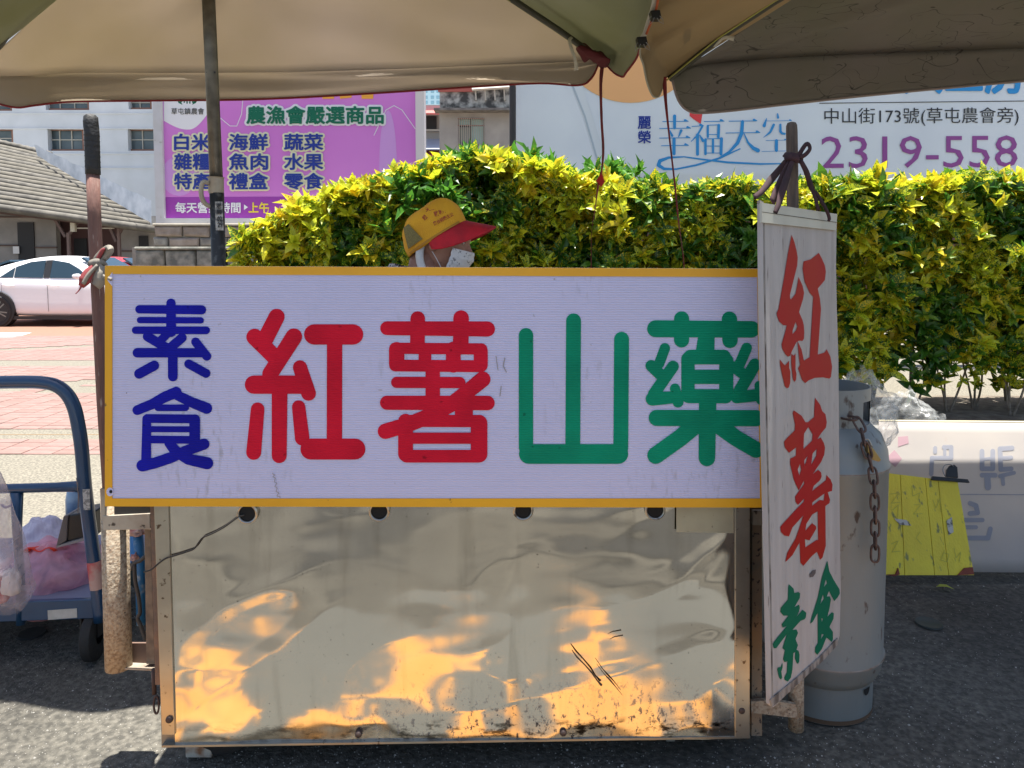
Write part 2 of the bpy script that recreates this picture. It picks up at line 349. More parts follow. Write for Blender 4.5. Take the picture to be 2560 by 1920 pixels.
# roof rows: individually raised tile courses, from the eave up to the ridge
tile_r = M('grey roof tile', (.095, .088, .072), .9, c2=(.15, .138, .114), sc=3, fac=(.3, .7)); tile_r2 = M('dark roof tile', (.085, .08, .07), .9, c2=(.15, .14, .12), sc=3)
eL, eR = P(-400, 466, RY - .4), P(392, 575, RY - .4)
rL, rR = P(-400, 268, RY + 5), P(128, 392, RY + 5)
NR = 17
ch = M('roof channel', (.07, .065, .06), .9)
obj('roof_deck', MB().add([eL + Vector((0, .05, -.12)), eR + Vector((0, .05, -.12)), rR + Vector((0, 0, -.12)), rL + Vector((0, 0, -.12))], [(0, 1, 2, 3)]), ch, hall, solid=.04)
for k in range(NR):
    t = (k + .15) / NR; A = eL.lerp(rL, t); B = eR.lerp(rR, t)
    rad = (rL - eL).length / NR * .30; pts = []
    nseg = 14
    for i in range(nseg + 1):
        p = A.lerp(B, i / nseg); p.z += rr.uniform(-.012, .012); pts.append(p)
    obj('tile_course', MB().tube(pts, rad, 8), tile_r if k % 3 else tile_r2, hall, smooth='all')
ridge = [rL.lerp(rR, i / 60) + Vector((0, 0, .1 + .03 * (i % 2))) for i in range(61)]
obj('ridge_tile', MB().tube(ridge, .13, 8), tile_r2, hall, smooth='all')
fl = M('silver flashing', (.66, .72, .80), .35, .1, c2=(.45, .52, .60), sc=2, bump=.4, bsc=3)
def flash(u, v):
    a = P(110 + 290 * u, 370 + 138 * u, RY + 4.6 - 5 * u); b = P(118 + 282 * u, 398 + 166 * u, RY + 4.6 - 5 * u)
    p = a.lerp(b, v); p.y -= .7; p.z += .05 + .06 * noise.noise(Vector((u * 14, v * 2, 3))); return p
obj('hip_flashing', MB().grid(lambda u, v: flash(u, v), 50, 4), fl, hall, smooth='all')
obj('gable_end', MB().add([rR + Vector((.05, .2, 0)), eR + Vector((.05, .3, -.1)), P(392, 575, RY + 5), ], [(0, 1, 2)]), white_w, hall)

# grey house in the middle
gh = thing('grey_house', 'weathered grey concrete house with a barred turquoise window behind the hedge', 'house', (-1.5, 26, 0))
GY = 26.0
conc = M('old grey concrete', (.34, .34, .31), .9, c2=(.25, .25, .23), sc=1.6, fac=(.3, .7), bump=.3, bsc=6)
moss = M('mouldy concrete parapet', (.36, .36, .34), .9, c2=(.05, .05, .05), sc=3.2, fac=(.42, .6), det=8)
mb = MB(); pbox(1099, 274, 1147, 760, GY, 6, mb); pbox(1210, 274, 1330, 760, GY, 6, mb); pbox(1147, 274, 1210, 296, GY, 6, mb); pbox(1147, 363, 1210, 760, GY, 6, mb)
obj('wall', mb, conc, gh); obj('parapet', pbox(1100, 150, 1330, 269, GY - .02, .25), moss, gh)
obj('ledge', pbox(1085, 269.5, 1330, 275, GY - .5, .6), M('dark ledge', (.10, .10, .095), .9, c2=(.2, .2, .19), sc=4), gh)
tq = M('turquoise curtain', (.38, .68, .64), .7, c2=(.5, .74, .7), sc=6); wf = MB()
obj('window', pbox(1147, 297, 1210, 363, GY + .25, .03), dk, gh)
obj('curtain', pbox(1178, 316, 1209, 361, GY + .21, .02), tq, gh); obj('curtain', pbox(1150, 318, 1176, 361, GY + .21, .02), M('grey green curtain', (.32, .38, .34), .7), gh)
obj('curtain', pbox(1149, 298, 1176, 312, GY + .21, .02), tq, gh); obj('curtain', pbox(1179, 298, 1209, 312, GY + .21, .02), tq, gh)
for k in range(13): x = 1149 + k * 4.9; obj('window_bar', pbox(x - .7, 295, x + .7, 363, GY - .06, .03), bar_m, gh)
for y in (296, 313.5, 362.5): obj('window_rail', pbox(1145, y - 1, 1211, y + 1, GY - .03, .03), M('rusty rail', (.28, .16, .13), .8), gh)
obj('window_mullion', pbox(1176, 297, 1179, 363, GY + .1, .06), dk, gh)
obj('roof_sheet', pbox(1096, 214, 1184, 229, GY - .1, .06), M('red sheet', (.34, .09, .07), .7), gh)
for k in range(4): x = 1187 + k * 24; obj('rafter', pstrip((x, 205), (x + 3, 250), .05, GY - .15), bar_m, gh)
obj('gutter', MB().tube([P(1180, 224, GY - .2), P(1330, 214, GY - .2)], .06, 6), bar_m, gh)
# houses further back in the gap
fh = thing('red_roofed_house', 'distant house with red sheet roofs and a dark window in the narrow gap', 'house', (-3, 34, 0))
HY = 34.0
obj('wall', pbox(1030, 262, 1140, 760, HY, 4), M('distant grey wall', (.30, .29, .27), .9), fh)  # wall in one even grey of its own
obj('window', pbox(1066, 290, 1092, 323, HY - .06, .05), dk, fh); obj('window_sill', pbox(1060, 323, 1140, 327, HY - .25, .24), bar_m, fh)
rs = M('red sheet roof', (.52, .13, .11), .55)
for a, b in ((278, 287), (373, 392)): obj('awning', MB().prism([P(1040, a, HY), P(1140, a, HY), P(1140, b, HY - 1.2), P(1040, b, HY - 1.2)], (0, 0, .08)), rs, fh)
obj('metal_shed_roof', MB().prism([P(1040, 350, HY), P(1140, 350, HY), P(1140, 375, HY - 1.3), P(1040, 375, HY - 1.3)], (0, 0, .05)), M('blue grey sheet', (.38, .42, .48), .5, wave=('X', 3.)), fh)
obj('upper_wall', pbox(1040, 264, 1102, 279, HY - .3, .28), M('pink brown sheet', (.40, .30, .31), .7, wave=('X', 4.)), fh)
tb = thing('glass_tower', 'pale blue high building far behind the grey house', 'building', (-6, 90, 0))
obj('wall', pbox(1020, 100, 1110, 700, 90, 8), M('pale blue cladding', (.50, .72, .80), .5), tb)
for x in (1066, 1082, 1096):
    for y in (228, 243, 256): obj('window', pbox(x - 4, y - 4, x + 4, y + 4, 89.93, .05), M('blue pane', (.25, .45, .55), .2), tb)
# dark steel pole beside the white hoarding
tag(obj('steel_pole', MB().tube([P(1283, 900, 8.7), P(1281, -40, 8.7)], .038, 12), M('dark steel', (.035, .03, .03), .5, .3), smooth=True), 'thin dark steel pole beside the left edge of the white billboard', 'pole')

# ---------------------------------------------------------------- brick planter
bm = [M('old brick brown', (.22, .17, .14), .9, c2=(.30, .25, .22), sc=10, bump=.8, bsc=30), M('old brick grey', (.26, .24, .21), .9, c2=(.16, .14, .125), sc=10, bump=.8, bsc=30), M('old brick red', (.25, .15, .12), .9, c2=(.2, .16, .14), sc=12, bump=.8, bsc=30)]
lm = M('ledge stone', (.13, .135, .12), .95, c2=(.33, .32, .27), sc=9, fac=(.4, .66), bump=1., bsc=24)
mort = M('pale mortar', (.33, .30, .25), .95, c2=(.24, .22, .19), sc=14)
BY = 8.6
bp = thing('brick_planter', 'low planter wall of rough old bricks under the purple billboard', 'wall', (-3.5, BY, 0))
obj('mortar', MB().box((P(392, 600, BY).x, BY + .03, 0), (1.0, BY + .5, P(600, 560, BY).z)), mort, bp)
obj('base_core', MB().box((P(345, 600, BY).x, BY - .14, 0), (1.0, BY + .6, P(600, 618, BY).z)), mort, bp)
def brick(x0, y0, x1, y1, Y, d, m_, par):
    a = P(x0, y1, Y); b = P(x1, y0, Y); j = lambda: rr.uniform(-.008, .008); g = .02
    c = [(a.x + j(), Y + j(), a.z + j()), (b.x + j(), Y + j(), a.z + j()), (b.x + j(), Y + j(), b.z + j()), (a.x + j(), Y + j(), b.z + j())]
    back = [(q[0], Y + d, q[2]) for q in c]
    fr = [(c[0][0] + g, c[0][1] - g, c[0][2] + g), (c[1][0] - g, c[1][1] - g, c[1][2] + g), (c[2][0] - g, c[2][1] - g, c[2][2] - g), (c[3][0] + g, c[3][1] - g, c[3][2] - g)]
    vs = c + back + fr
    fs = [(8, 9, 10, 11), (0, 1, 9, 8), (1, 2, 10, 9), (2, 3, 11, 10), (3, 0, 8, 11), (0, 4, 5, 1), (1, 5, 6, 2), (2, 6, 7, 3), (3, 7, 4, 0)]
    return obj('brick', MB().add(vs, fs), m_, par, bevel=.008)
for (y0, y1, st, Wd, sh) in ((565.5, 592, 387, 86, 0), (594, 618, 385, 84, 40)):
    x = st
    while x < 900:
        w_ = Wd * rr.uniform(.8, 1.1) - (sh if x == st else 0); brick(x, y0, x + w_ - 3, y1, BY, .2, bm[rr.choice((0, 0, 1, 2))], bp); x += w_
obj('cap_layer', MB().box((P(384, 600, BY).x, BY - .04, P(600, 565, BY).z), (1.0, BY + .45, P(600, 558.5, BY).z)), mort, bp, bevel=.02)
obj('ledge_cap', MB().box((P(337, 600, BY - .3).x, BY - .34, P(600, 625, BY - .3).z), (1.0, BY + .02, P(600, 617, BY - .3).z)), lm, bp, bevel=.025)
for (y0, y1) in ((625.5, 668), (671, 712), (715, 756), (759, 800), (803, 846), (849, 892), (895, 938)):
    x = 341 if int(y0) % 2 else 330
    while x < 700:
        w_ = 96 * rr.uniform(.75, 1.1); brick(x, y0, x + w_ - 4, y1, BY - .3, .2, lm if y0 < 700 else bm[1], bp); x += w_

# ---------------------------------------------------------------- billboards
PB = 9.0; pp = YP(PB)
pbd = thing('purple_billboard', 'purple market billboard with green and blue lettering above the brick planter', 'billboard', (-3, PB, 0))
purp = M('purple print', (.60, .19, .60), .6, c2=(.68, .25, .67), sc=.55, fac=(.3, .7), spec=.15); frame = M('grey white billboard frame', (.56, .56, .58), .6, c2=(.5, .5, .5), sc=6, dirt=(.3, .28, .26), dsc=12)
obj('panel', pbox(398, 120, 1046, 553, PB, .09), purp, pbd)
pp = YP(PB)
obj('frame', pbox(386, 110, 407, 558, PB - .05, .2), frame, pbd); obj('frame', pbox(407.2, 545.5, 1039.5, 558, PB - .05, .2), frame, pbd)
obj('frame', pbox(1039.7, 110, 1061, 558, PB - .05, .2), M('cream frame', (.66, .60, .60), .6), pbd)
wht = M('white print', (.78, .78, .80), .6, spec=.15); blu = M('navy print', (.03, .055, .30), .6, spec=.15); cream = M('cream print', (.78, .76, .52), .6, spec=.15); grn = M('green print', (.015, .15, .09), .6, spec=.15)
blk = M('black print', (.015, .015, .02), .5); dpur = M('deep purple print', (.30, .035, .36), .5); org = M('orange print', (.85, .38, .03), .5); lpur = M('light purple print', (.60, .30, .68), .5)
curve = [(398 + 3 * i, 302 + 22 * sin((i - 4) / 30 * 2.4) - (max(0, i - 26) ** 1.7) * .25) for i in range(46)]
obj('white_corner', traced(pp, [(407.5, 120), (540, 120)] + [c for c in reversed(curve) if c[0] > 407], lift=.002), wht, pbd)
obj('band', traced(pp, [(407.5, 493), (1039.5, 490), (1039.5, 545), (407.5, 545)], lift=.0022), dpur, pbd)
em = MB()
for k in range(6): x = 452 + k * 7; em.add([pp.hit(a, b, .004) for a, b in ((x, 244), (x + 3.2, 244), (x + 3.2, 260 - abs(k - 2.5) * 2), (x, 260 - abs(k - 2.5) * 2))], [(0, 1, 2, 3)])
for s_ in (-1, 1): em.add([pp.hit(468 + s_ * a, b, .004) for a, b in ((20, 244), (29, 244), (22, 257), (12, 262))], [(0, 1, 2, 3)])
obj('emblem', em, grn, pbd)
def txt(par, pl_, s, rect, mat, name='lettering', **k):
    ms = typeset(pl_, s, rect, **k)
    if len(ms) == 2: obj('lettering_outline', ms[0], k.pop('_', None) or OUT[0], par)
    return obj(name, ms[-1], mat, par)
OUT = [cream]
txt(pbd, pp, '草屯鎮農會', (428, 270, 510, 286), blk, bold=.004, lift=.006)
OUT[0] = wht; txt(pbd, pp, '農漁會嚴選商品', (617, 266, 958, 309), grn, bold=.03, outline=.14, lift=.018)
OUT[0] = cream
for (xa, xb, wd) in ((436, 525, ('白米', '雜糧', '特產')), (573, 669, ('海鮮', '魚肉', '禮盒')), (711, 807, ('蔬菜', '水果', '零食'))):
    for i, s in enumerate(wd):
        yc = (355, 404, 453)[i]; txt(pbd, pp, s, (xa, yc - 20, xb, yc + 20), blu, bold=.026, outline=.13, lift=.018)
txt(pbd, pp, '每天營業時間', (439, 506, 601, 532), wht, bold=.022, lift=.006)
txt(pbd, pp, '▶', (610, 511, 620, 525), wht, lift=.005)
txt(pbd, pp, '上午', (622, 506, 672, 532), M('yellow print', (.80, .62, .04), .5), bold=.03, lift=.005)
mb = MB()
for i, x in enumerate((612, 655, 700, 748, 802, 846, 900)):
    mb.add([pp.hit(a, b, .005) for a, b in ((x, 190), (x + 36, 190), (x + 33, 247 - i % 2 * 3), (x + 4, 247))], [(0, 1, 2, 3)])
obj('headline_strokes', mb, org, pbd)
# curling white lines and a pale disc printed on the purple ground
obj('printed_line', strokes(pp, [([(545, 290), (575, 315), (592, 315), (604, 285), (608, 240)], .9), ([(935, 338), (965, 275), (985, 264), (1005, 275), (1038, 322)], .9)], lift=.003), wht, pbd)
obj('printed_disc', traced(pp, [(448 + 45 * cos(a / 20 * 2 * pi), 440 + 50 * sin(a / 20 * 2 * pi)) for a in range(20)], lift=.0013), lpur, pbd)
obj('printed_disc', traced(pp, [(940 + 22 * cos(a / 20 * 2 * pi) + 30, 420 + 145 * sin(a / 20 * 2 * pi)) for a in range(20)], lift=.0013), lpur, pbd)
for x in (470, 700, 1000): obj('post', MB().box((P(x, 600, PB + .2).x - .05, PB + .12, 0), (P(x, 600, PB + .2).x + .05, PB + .22, P(600, 120, PB).z)), M('steel post', (.25, .25, .25), .5, .5), pbd)

WY = 9.0
wb = thing('white_billboard', 'wide white estate billboard with blue and purple lettering over the hedge', 'billboard', (4, WY, 0))
wcl = M('white vinyl', (.72, .76, .80), .45, c2=(.62, .66, .72), sc=.7)
def wf_(u, v):
    p = P(1290 + 1700 * u, 470 - 480 * v + (-8 * u if v < .01 else 0), WY); p.y += .003 * noise.noise(Vector((p.x * 1.3, 0, p.z * 1.3))) + .02 * math.exp(-((p.z - P(0, 455, WY).z) / .05) ** 2)
    if v == 0: p.z += .02 * sin(p.x * 3)
    return p
wpl = YP(WY - .009)
obj('panel', MB().grid(wf_, 120, 50), wcl, wb, smooth='all', solid=.01)
obj('backing_frame', pbox(1295, -15, 2985, 462, WY + .06, .08), M('frame grey', (.3, .3, .3), .6), wb)
br = M('brown wall', (.12, .055, .04), .8, c2=(.16, .08, .06), sc=4)
tag(obj('brown_wall', pbox(1350, 455, 3000, 800, WY + .16, .25), br), 'dark brown wall below the white billboard behind the hedge', 'wall')
obj('orange_disc', traced(wpl, [(1577 + 195 * cos(a / 60 * 2 * pi), 55 + 200 * sin(a / 60 * 2 * pi) + 2) for a in range(60)]), M('orange disc print', (.78, .40, .16), .5), wb)
obj('creased_strip', MB().add([wpl.hit(a, b, .001) for a, b in ((1430, 200), (1452, 200), (1526, 430), (1500, 418))], [(0, 1, 2, 3)]), M('pale fold strip', (.62, .66, .70), .5), wb)  # flat darker tone beside the painted fold shadow
obj('fold_shade_line', strokes(wpl, [([(1432, 215), (1462, 290), (1498, 415)], 2.2)], lift=.002), M('grey fold shade', (.40, .47, .54), .5), wb)  # diagonal shadow of the fold, painted as a grey stroke
lb = M('sky blue print', (.01, .25, .60), .45); ppl = M('violet print', (.26, .05, .26), .45)
txt(wb, wpl, '麗', (1595, 291, 1627, 322), blu, bold=.02); txt(wb, wpl, '榮', (1595, 327, 1627, 358), blu, bold=.02)
oS = (1280, 0); kS = 3.456; oT = (1860, 290); kT = 5.35
def serif(o, k, hs, vs_):      # thin level strokes with a wedge at the right end, thick tapered others
    ss = []
    for (x0, y0, x1, y1) in hs: ss.append(([(x0, y0), (x1, y1)], 3.5)); ss.append(([(x1 - 26, y1 - 8), (x1 - 4, y1 - 2)], [11, 3.5]))
    obj('lettering', strokes(wpl, ST(o, k, ss + vs_), lift=.004), lb, wb)
def ST(o, k, lst): return [(Z(o, k, p), [q / k for q in r] if isinstance(r, (list, tuple)) else r / k) for p, r in lst]
serif(oS, kS, [(1302, 1050, 1522, 1048), (1275, 1110, 1543, 1107), (1275, 1193, 1538, 1190), (1292, 1259, 1525, 1256)], [([(1405, 1003), (1405, 1105)], [14, 12]), ([(1362, 1128), (1384, 1172)], [6, 11]), ([(1462, 1128), (1440, 1180)], [12, 5]), ([(1400, 1200), (1400, 1328)], 14)])
serif(oS, kS, [(1555, 1092, 1655, 1086), (1660, 1050, 1832, 1047)], [([(1645, 1092), (1600, 1170), (1548, 1222)], [9, 8, 3]), ([(1603, 1165), (1603, 1332)], 13), ([(1622, 1168), (1650, 1215)], [5, 13]), ([(1692, 1088), (1692, 1182)], 10), ([(1692, 1082), (1790, 1078)], 3.5), ([(1787, 1082), (1783, 1182)], 12), ([(1694, 1162), (1784, 1162)], 3.5), ([(1672, 1205), (1672, 1330)], 11), ([(1672, 1200), (1806, 1196)], 3.5), ([(1810, 1198), (1806, 1330)], 13), ([(1737, 1204), (1737, 1318)], 10), ([(1674, 1262), (1806, 1262)], 3.5), ([(1674, 1322), (1806, 1322)], 3.5)])
serif(oS, kS, [(1875, 1047, 2117, 1044), (1850, 1149, 2142, 1145)], [([(1992, 1050), (1984, 1150), (1950, 1235), (1880, 1310), (1780, 1370)], [13, 16, 15, 10, 5]), ([(2006, 1155), (2040, 1232), (2085, 1280), (2125, 1300)], [4, 9, 15, 18])])
serif(oT, kT, [(300, 66, 640, 62), (295, 328, 575, 322), (240, 473, 620, 466)], [([(450, -30), (456, 20)], [8, 16]), ([(302, 32), (270, 130)], [5, 22]), ([(398, 118), (352, 215), (262, 288)], [17, 15, 3]), ([(487, 115), (488, 205), (508, 232), (545, 238)], [14, 17, 16, 14]), ([(435, 330), (434, 460)], 21)])
obj('swoosh', strokes(wpl, [([(1850, 372), (1800, 395), (1740, 413), (1690, 423), (1660, 422), (1646, 413), (1650, 402), (1672, 394), (1710, 392), (1760, 399), (1820, 406), (1900, 410), (1960, 409)], [1.5, 2.5, 2.5, 2, 3.5, 4.5, 4.5, 3, 1.6, 2.2, 2.6, 2.2, 1.5])]), lb, wb)
obj('heart', traced(wpl, [(1752, 310), (1734, 298), (1724, 290), (1724, 282), (1730, 276), (1738, 277), (1743, 283), (1750, 279), (1756, 284), (1754, 298)]), M('red print', (.70, .04, .045), .5), wb)
txt(wb, wpl, '中山街173號(草屯農會旁)', (2061, 270, 2547, 316), blk, slope=-.005, bold=0)
txt(wb, wpl, '2319-558', (2053, 341, 2544, 421), ppl, bold=.0, slope=-.006)
obj('rule', strokes(wpl, [([(2049, 258), (2700, 251)], 1.0)]), blk, wb)
txt(wb, wpl, '大三房', (2260, 130, 2556, 232), lb, bold=.03, slope=-.0)

# ---------------------------------------------------------------- cars
glass_d = M('tinted car glass', (.02, .04, .055), .05, spec=.8); tyre_m = M('tyre rubber', (.02, .02, .02), .8, bump=.4, bsc=40); rim_m = M('dark alloy', (.22, .22, .22), .3, .9); blackp = M('black trim', (.015, .015, .016), .5)
def make_car(name, label, x0, yn, paint, zb=0.0):
    """saloon facing +X, rear bumper at x0, near side plane at yn."""
    t = thing(name, label, 'car', (x0 + 2.3, yn + .9, zb))
    Lc = 4.66; yc = yn + .9
    # stations: x, half width, z sill, z shoulder
    st = [(0, .70, .42, .86), (.08, .78, .30, .98), (.35, .85, .24, 1.04), (.9, .885, .22, 1.03), (1.6, .9, .19, 1.0), (2.4, .9, .19, .97), (3.1, .9, .19, .95), (3.6, .89, .2, .90), (4.1, .85, .22, .80), (4.45, .76, .26, .70), (4.62, .62, .34, .60), (4.66, .5, .40, .54)]
    m = MB(); prof = []
    for (x, hw, z0, z1) in st:
        zm = z0 + (z1 - z0) * .55
        ring = [(-hw * .8, z0), (-hw * .97, z0 + .06), (-hw, z0 + .25 * (z1 - z0)), (-hw * .985, zm), (-hw * .99, z1 - .10), (-hw * .93, z1 - .02), (-hw * .7, z1 + .01), (0, z1 + .03)]
        ring = ring + [(-a, b) for a, b in reversed(ring[:-1])]
        prof.append([Vector((x0 + x, yc + a, zb + b)) for a, b in ring])
    nr = len(prof[0]); vs = [v for r_ in prof for v in r_]
    fs = [(i * nr + k, (i + 1) * nr + k, (i + 1) * nr + k + 1, i * nr + k + 1) for i in range(len(prof) - 1) for k in range(nr - 1)]
    fs += [(i * nr + nr - 1, (i + 1) * nr + nr - 1, (i + 1) * nr, i * nr) for i in range(len(prof) - 1)] + [tuple(range(nr)), tuple(reversed(range((len(prof) - 1) * nr, len(prof) * nr)))]
    body = obj('body', m.add(vs, fs), paint, t, smooth='all')
    md = body.modifiers.new('s', 'SUBSURF'); md.levels = md.render_levels = 2
    # wheel wells cut by dark arches: discs standing 6 mm proud of the skin
    # cabin
    top = [(.15, .98, .84), (.6, 1.14, .78), (1.1, 1.31, .70), (1.6, 1.42, .66), (2.0, 1.44, .66), (2.4, 1.38, .68), (2.85, 1.16, .76), (3.2, .95, .85)]
    m = MB(); vs = []; prof = []
    for x, z, hw in top:
        zs = .93; hb = .84
        ring = [(-hb, zs), (-(hb * .4 + hw * .6), (zs + z) / 2 + .02), (-hw, z - .05), (-hw * .85, z - .005), (0, z + .02)]
        ring = ring + [(-a, b) for a, b in reversed(ring[:-1])]
        prof.append([Vector((x0 + x, yc + a, zb + b)) for a, b in ring])
    nr = len(prof[0]); vs = [v for r_ in prof for v in r_]
    fs = [(i * nr + k, (i + 1) * nr + k, (i + 1) * nr + k + 1, i * nr + k + 1) for i in range(len(prof) - 1) for k in range(nr - 1)] + [tuple(range(nr)), tuple(reversed(range((len(prof) - 1) * nr, len(prof) * nr)))]
    cb = obj('cabin', m.add(vs, fs), paint, t, smooth='all'); md = cb.modifiers.new('s', 'SUBSURF'); md.levels = md.render_levels = 2
    def side(x, z, sgn=-1, o_=0.012):     # point on the cabin flank
        zt = np.interp(x, [q[0] for q in top], [q[1] for q in top]); hw = np.interp(x, [q[0] for q in top], [q[2] for q in top])
        f = min(1, max(0, (z - .93) / max(.05, zt - .05 - .93))); h = .84 + (hw - .84) * (f * .9 + .04)
        return Vector((x0 + x, yc + sgn * (h + o_), zb + z))
    for sgn in (-1, 1):
        for q in (((.98, 1.0), (1.25, 1.0), (1.25, 1.20)), ((1.27, 1.0), (1.85, .99), (1.85, 1.345), (1.55, 1.31), (1.27, 1.21)), ((1.99, .99), (2.78, .985), (2.55, 1.17), (2.32, 1.295), (1.99, 1.35))):
            c = MB(); pts = [side(a, b, sgn, .02) for a, b in q]; c.prism(pts, (0, -sgn * .015, 0)); obj('side_window', c, glass_d, t)
        obj('door_pillar', MB().prism([side(a, b, sgn, .018) for a, b in ((1.86, .99), (1.98, .99), (1.98, 1.35), (1.86, 1.345))], (0, -sgn * .015, 0)), blackp, t)
        for x in (1.08, 1.98): obj('door_handle', MB().tube([(x0 + x, yc + sgn * .905, zb + .845), (x0 + x + .02, yc + sgn * .93, zb + .85), (x0 + x + .2, yc + sgn * .93, zb + .84), (x0 + x + .23, yc + sgn * .90, zb + .835)], .014, 6), paint, t, smooth='all')
        mo = MB().tube([(x0 + 2.66, yc + sgn * .86, zb + 1.0), (x0 + 2.62, yc + sgn * .95, zb + 1.02), (x0 + 2.62, yc + sgn * 1.06, zb + 1.03)], [.03, .075, .05], 10, flat=.8); obj('wing_mirror', mo, paint, t, smooth='all')
        for x in (1.05, 1.97, 2.95):
            obj('door_gap', MB().tube([(x0 + x, yc + sgn * .889, zb + .95), (x0 + x + .01, yc + sgn * .902, zb + .6), (x0 + x + (.12 if x < 1.5 else 0.01), yc + sgn * .893, zb + .32)], .0035, 4), blackp, t)
        obj('sill', MB().box((x0 + 1.25, yc + sgn * .88 - .02, zb + .16), (x0 + 3.25, yc + sgn * .88 + .02, zb + .23)), blackp, t)
    ws = MB().prism([(x0 + 3.16, yc - .70, zb + .99), (x0 + 3.16, yc + .70, zb + .99), (x0 + 2.50, yc + .60, zb + 1.375), (x0 + 2.50, yc - .60, zb + 1.375)], (.03, 0, .03)); obj('windscreen', ws, glass_d, t)
    ws = MB().prism([(x0 + .28, yc - .72, zb + 1.03), (x0 + .28, yc + .72, zb + 1.03), (x0 + 1.05, yc + .58, zb + 1.32), (x0 + 1.05, yc - .58, zb + 1.32)], (-.03, 0, .03)); obj('rear_window', ws, glass_d, t)
    for x in (.95, 3.67):
        for sgn in (-1, 1):
            cy = yc + sgn * .80; wc = Vector((x0 + x, cy, zb + .325))
            obj('wheel_arch', MB().lathe([(.0, 0), (.365, 0), (.375, -.06)], wc + Vector((0, sgn * .118, .03)), 32, ax=(0, sgn, 0)), blackp, t, smooth=True)
            wh = obj('wheel', MB().lathe([(.235, .13), (.30, .14), (.325, .11), (.325, -.09), (.2, -.09)], wc, 40, ax=(0, sgn, 0)), tyre_m, t, smooth=True)
            rm = MB().lathe([(.215, .105), (.235, .13), (.24, .10), (.20, .03), (.0, .03)], wc, 40, ax=(0, sgn, 0), mi=1)
            for k in range(10):
                a = k * 2 * pi / 10 + (.12 if k % 2 else -.12); d = Vector((cos(a), 0, sin(a))); pz = Vector((-sin(a), 0, cos(a)))
                rm.obox(wc + d * .125 + Vector((0, sgn * .11, 0)), d * .095, Vector((0, .012, 0)), pz * .012)
            rm.lathe([(.0, .13), (.04, .128), (.05, .10)], wc, 16, ax=(0, sgn, 0)); obj('rim', rm, [rim_m, blackp], wh)
    obj('headlight', MB().box((x0 + 4.2, yn + .05, zb + .62), (x0 + 4.5, yn + .3, zb + .74)), M('lens', (.5, .5, .52), .1), t); obj('tail_light', MB().box((x0 + .02, yn + .12, zb + .82), (x0 + .14, yn + .4, zb + .92)), M('red lens', (.4, .01, .01), .15), t)
    return t
make_car('parked_car', 'white four-door saloon parked on the plaza with tinted windows and alloy wheels', P(5, 780, 14.9).x - .95, 14.75, M('white car paint', (.80, .80, .82), .22, coat=.6))
make_car('parked_car', 'red car parked beyond the white saloon, only its roof and windscreen in view', P(190, 780, 19.2).x - 1.25, 18.9, M('red car paint', (.55, .02, .035), .25, coat=.6))
# ================================================================ HEDGE
def leaf_mat(name, sp):
    m = bpy.data.materials.new(name); m.use_nodes = True; n = m.node_tree.nodes; l = m.node_tree.links; b = n['Principled BSDF']
    at = n.new('ShaderNodeAttribute'); at.attribute_name = 'tint'; sep = n.new('ShaderNodeSeparateColor'); l.new(at.outputs['Color'], sep.inputs[0])
    tc = n.new('ShaderNodeTexCoord'); t = n.new('ShaderNodeTexNoise'); t.inputs['Scale'].default_value = sp; t.inputs['Detail'].default_value = 3; l.new(tc.outputs['Object'], t.inputs[0])
    r = n.new('ShaderNodeMapRange'); r.inputs[1].default_value = .52; r.inputs[2].default_value = .60; l.new(t.outputs[0], r.inputs[0])
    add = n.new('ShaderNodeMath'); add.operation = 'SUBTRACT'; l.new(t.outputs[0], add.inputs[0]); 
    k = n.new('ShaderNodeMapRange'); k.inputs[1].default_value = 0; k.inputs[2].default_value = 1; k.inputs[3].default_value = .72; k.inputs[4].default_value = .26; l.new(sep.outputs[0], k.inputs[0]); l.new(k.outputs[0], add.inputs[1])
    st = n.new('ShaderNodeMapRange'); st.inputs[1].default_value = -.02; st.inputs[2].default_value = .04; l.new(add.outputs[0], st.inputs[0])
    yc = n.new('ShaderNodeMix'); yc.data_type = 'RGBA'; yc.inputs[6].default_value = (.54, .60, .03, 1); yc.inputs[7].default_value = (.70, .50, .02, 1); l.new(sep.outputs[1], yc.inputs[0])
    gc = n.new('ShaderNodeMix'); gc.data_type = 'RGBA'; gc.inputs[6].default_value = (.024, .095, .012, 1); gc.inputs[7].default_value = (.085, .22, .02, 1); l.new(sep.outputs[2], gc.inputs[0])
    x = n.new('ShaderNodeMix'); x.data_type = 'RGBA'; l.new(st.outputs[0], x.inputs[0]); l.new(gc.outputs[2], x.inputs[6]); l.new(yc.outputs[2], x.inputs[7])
    l.new(x.outputs[2], b.inputs['Base Color']); b.inputs['Roughness'].default_value = .32; b.inputs['Specular IOR Level'].default_value = .5
    ts = n.new('ShaderNodeBsdfTranslucent'); l.new(x.outputs[2], ts.inputs[0]); mx = n.new('ShaderNodeMixShader'); mx.inputs[0].default_value = .42
    l.new(b.outputs[0], mx.inputs[1]); l.new(ts.outputs[0], mx.inputs[2]); l.new(mx.outputs[0], n['Material Output'].inputs[0])
    return m
LM = leaf_mat('croton leaf', 90.)
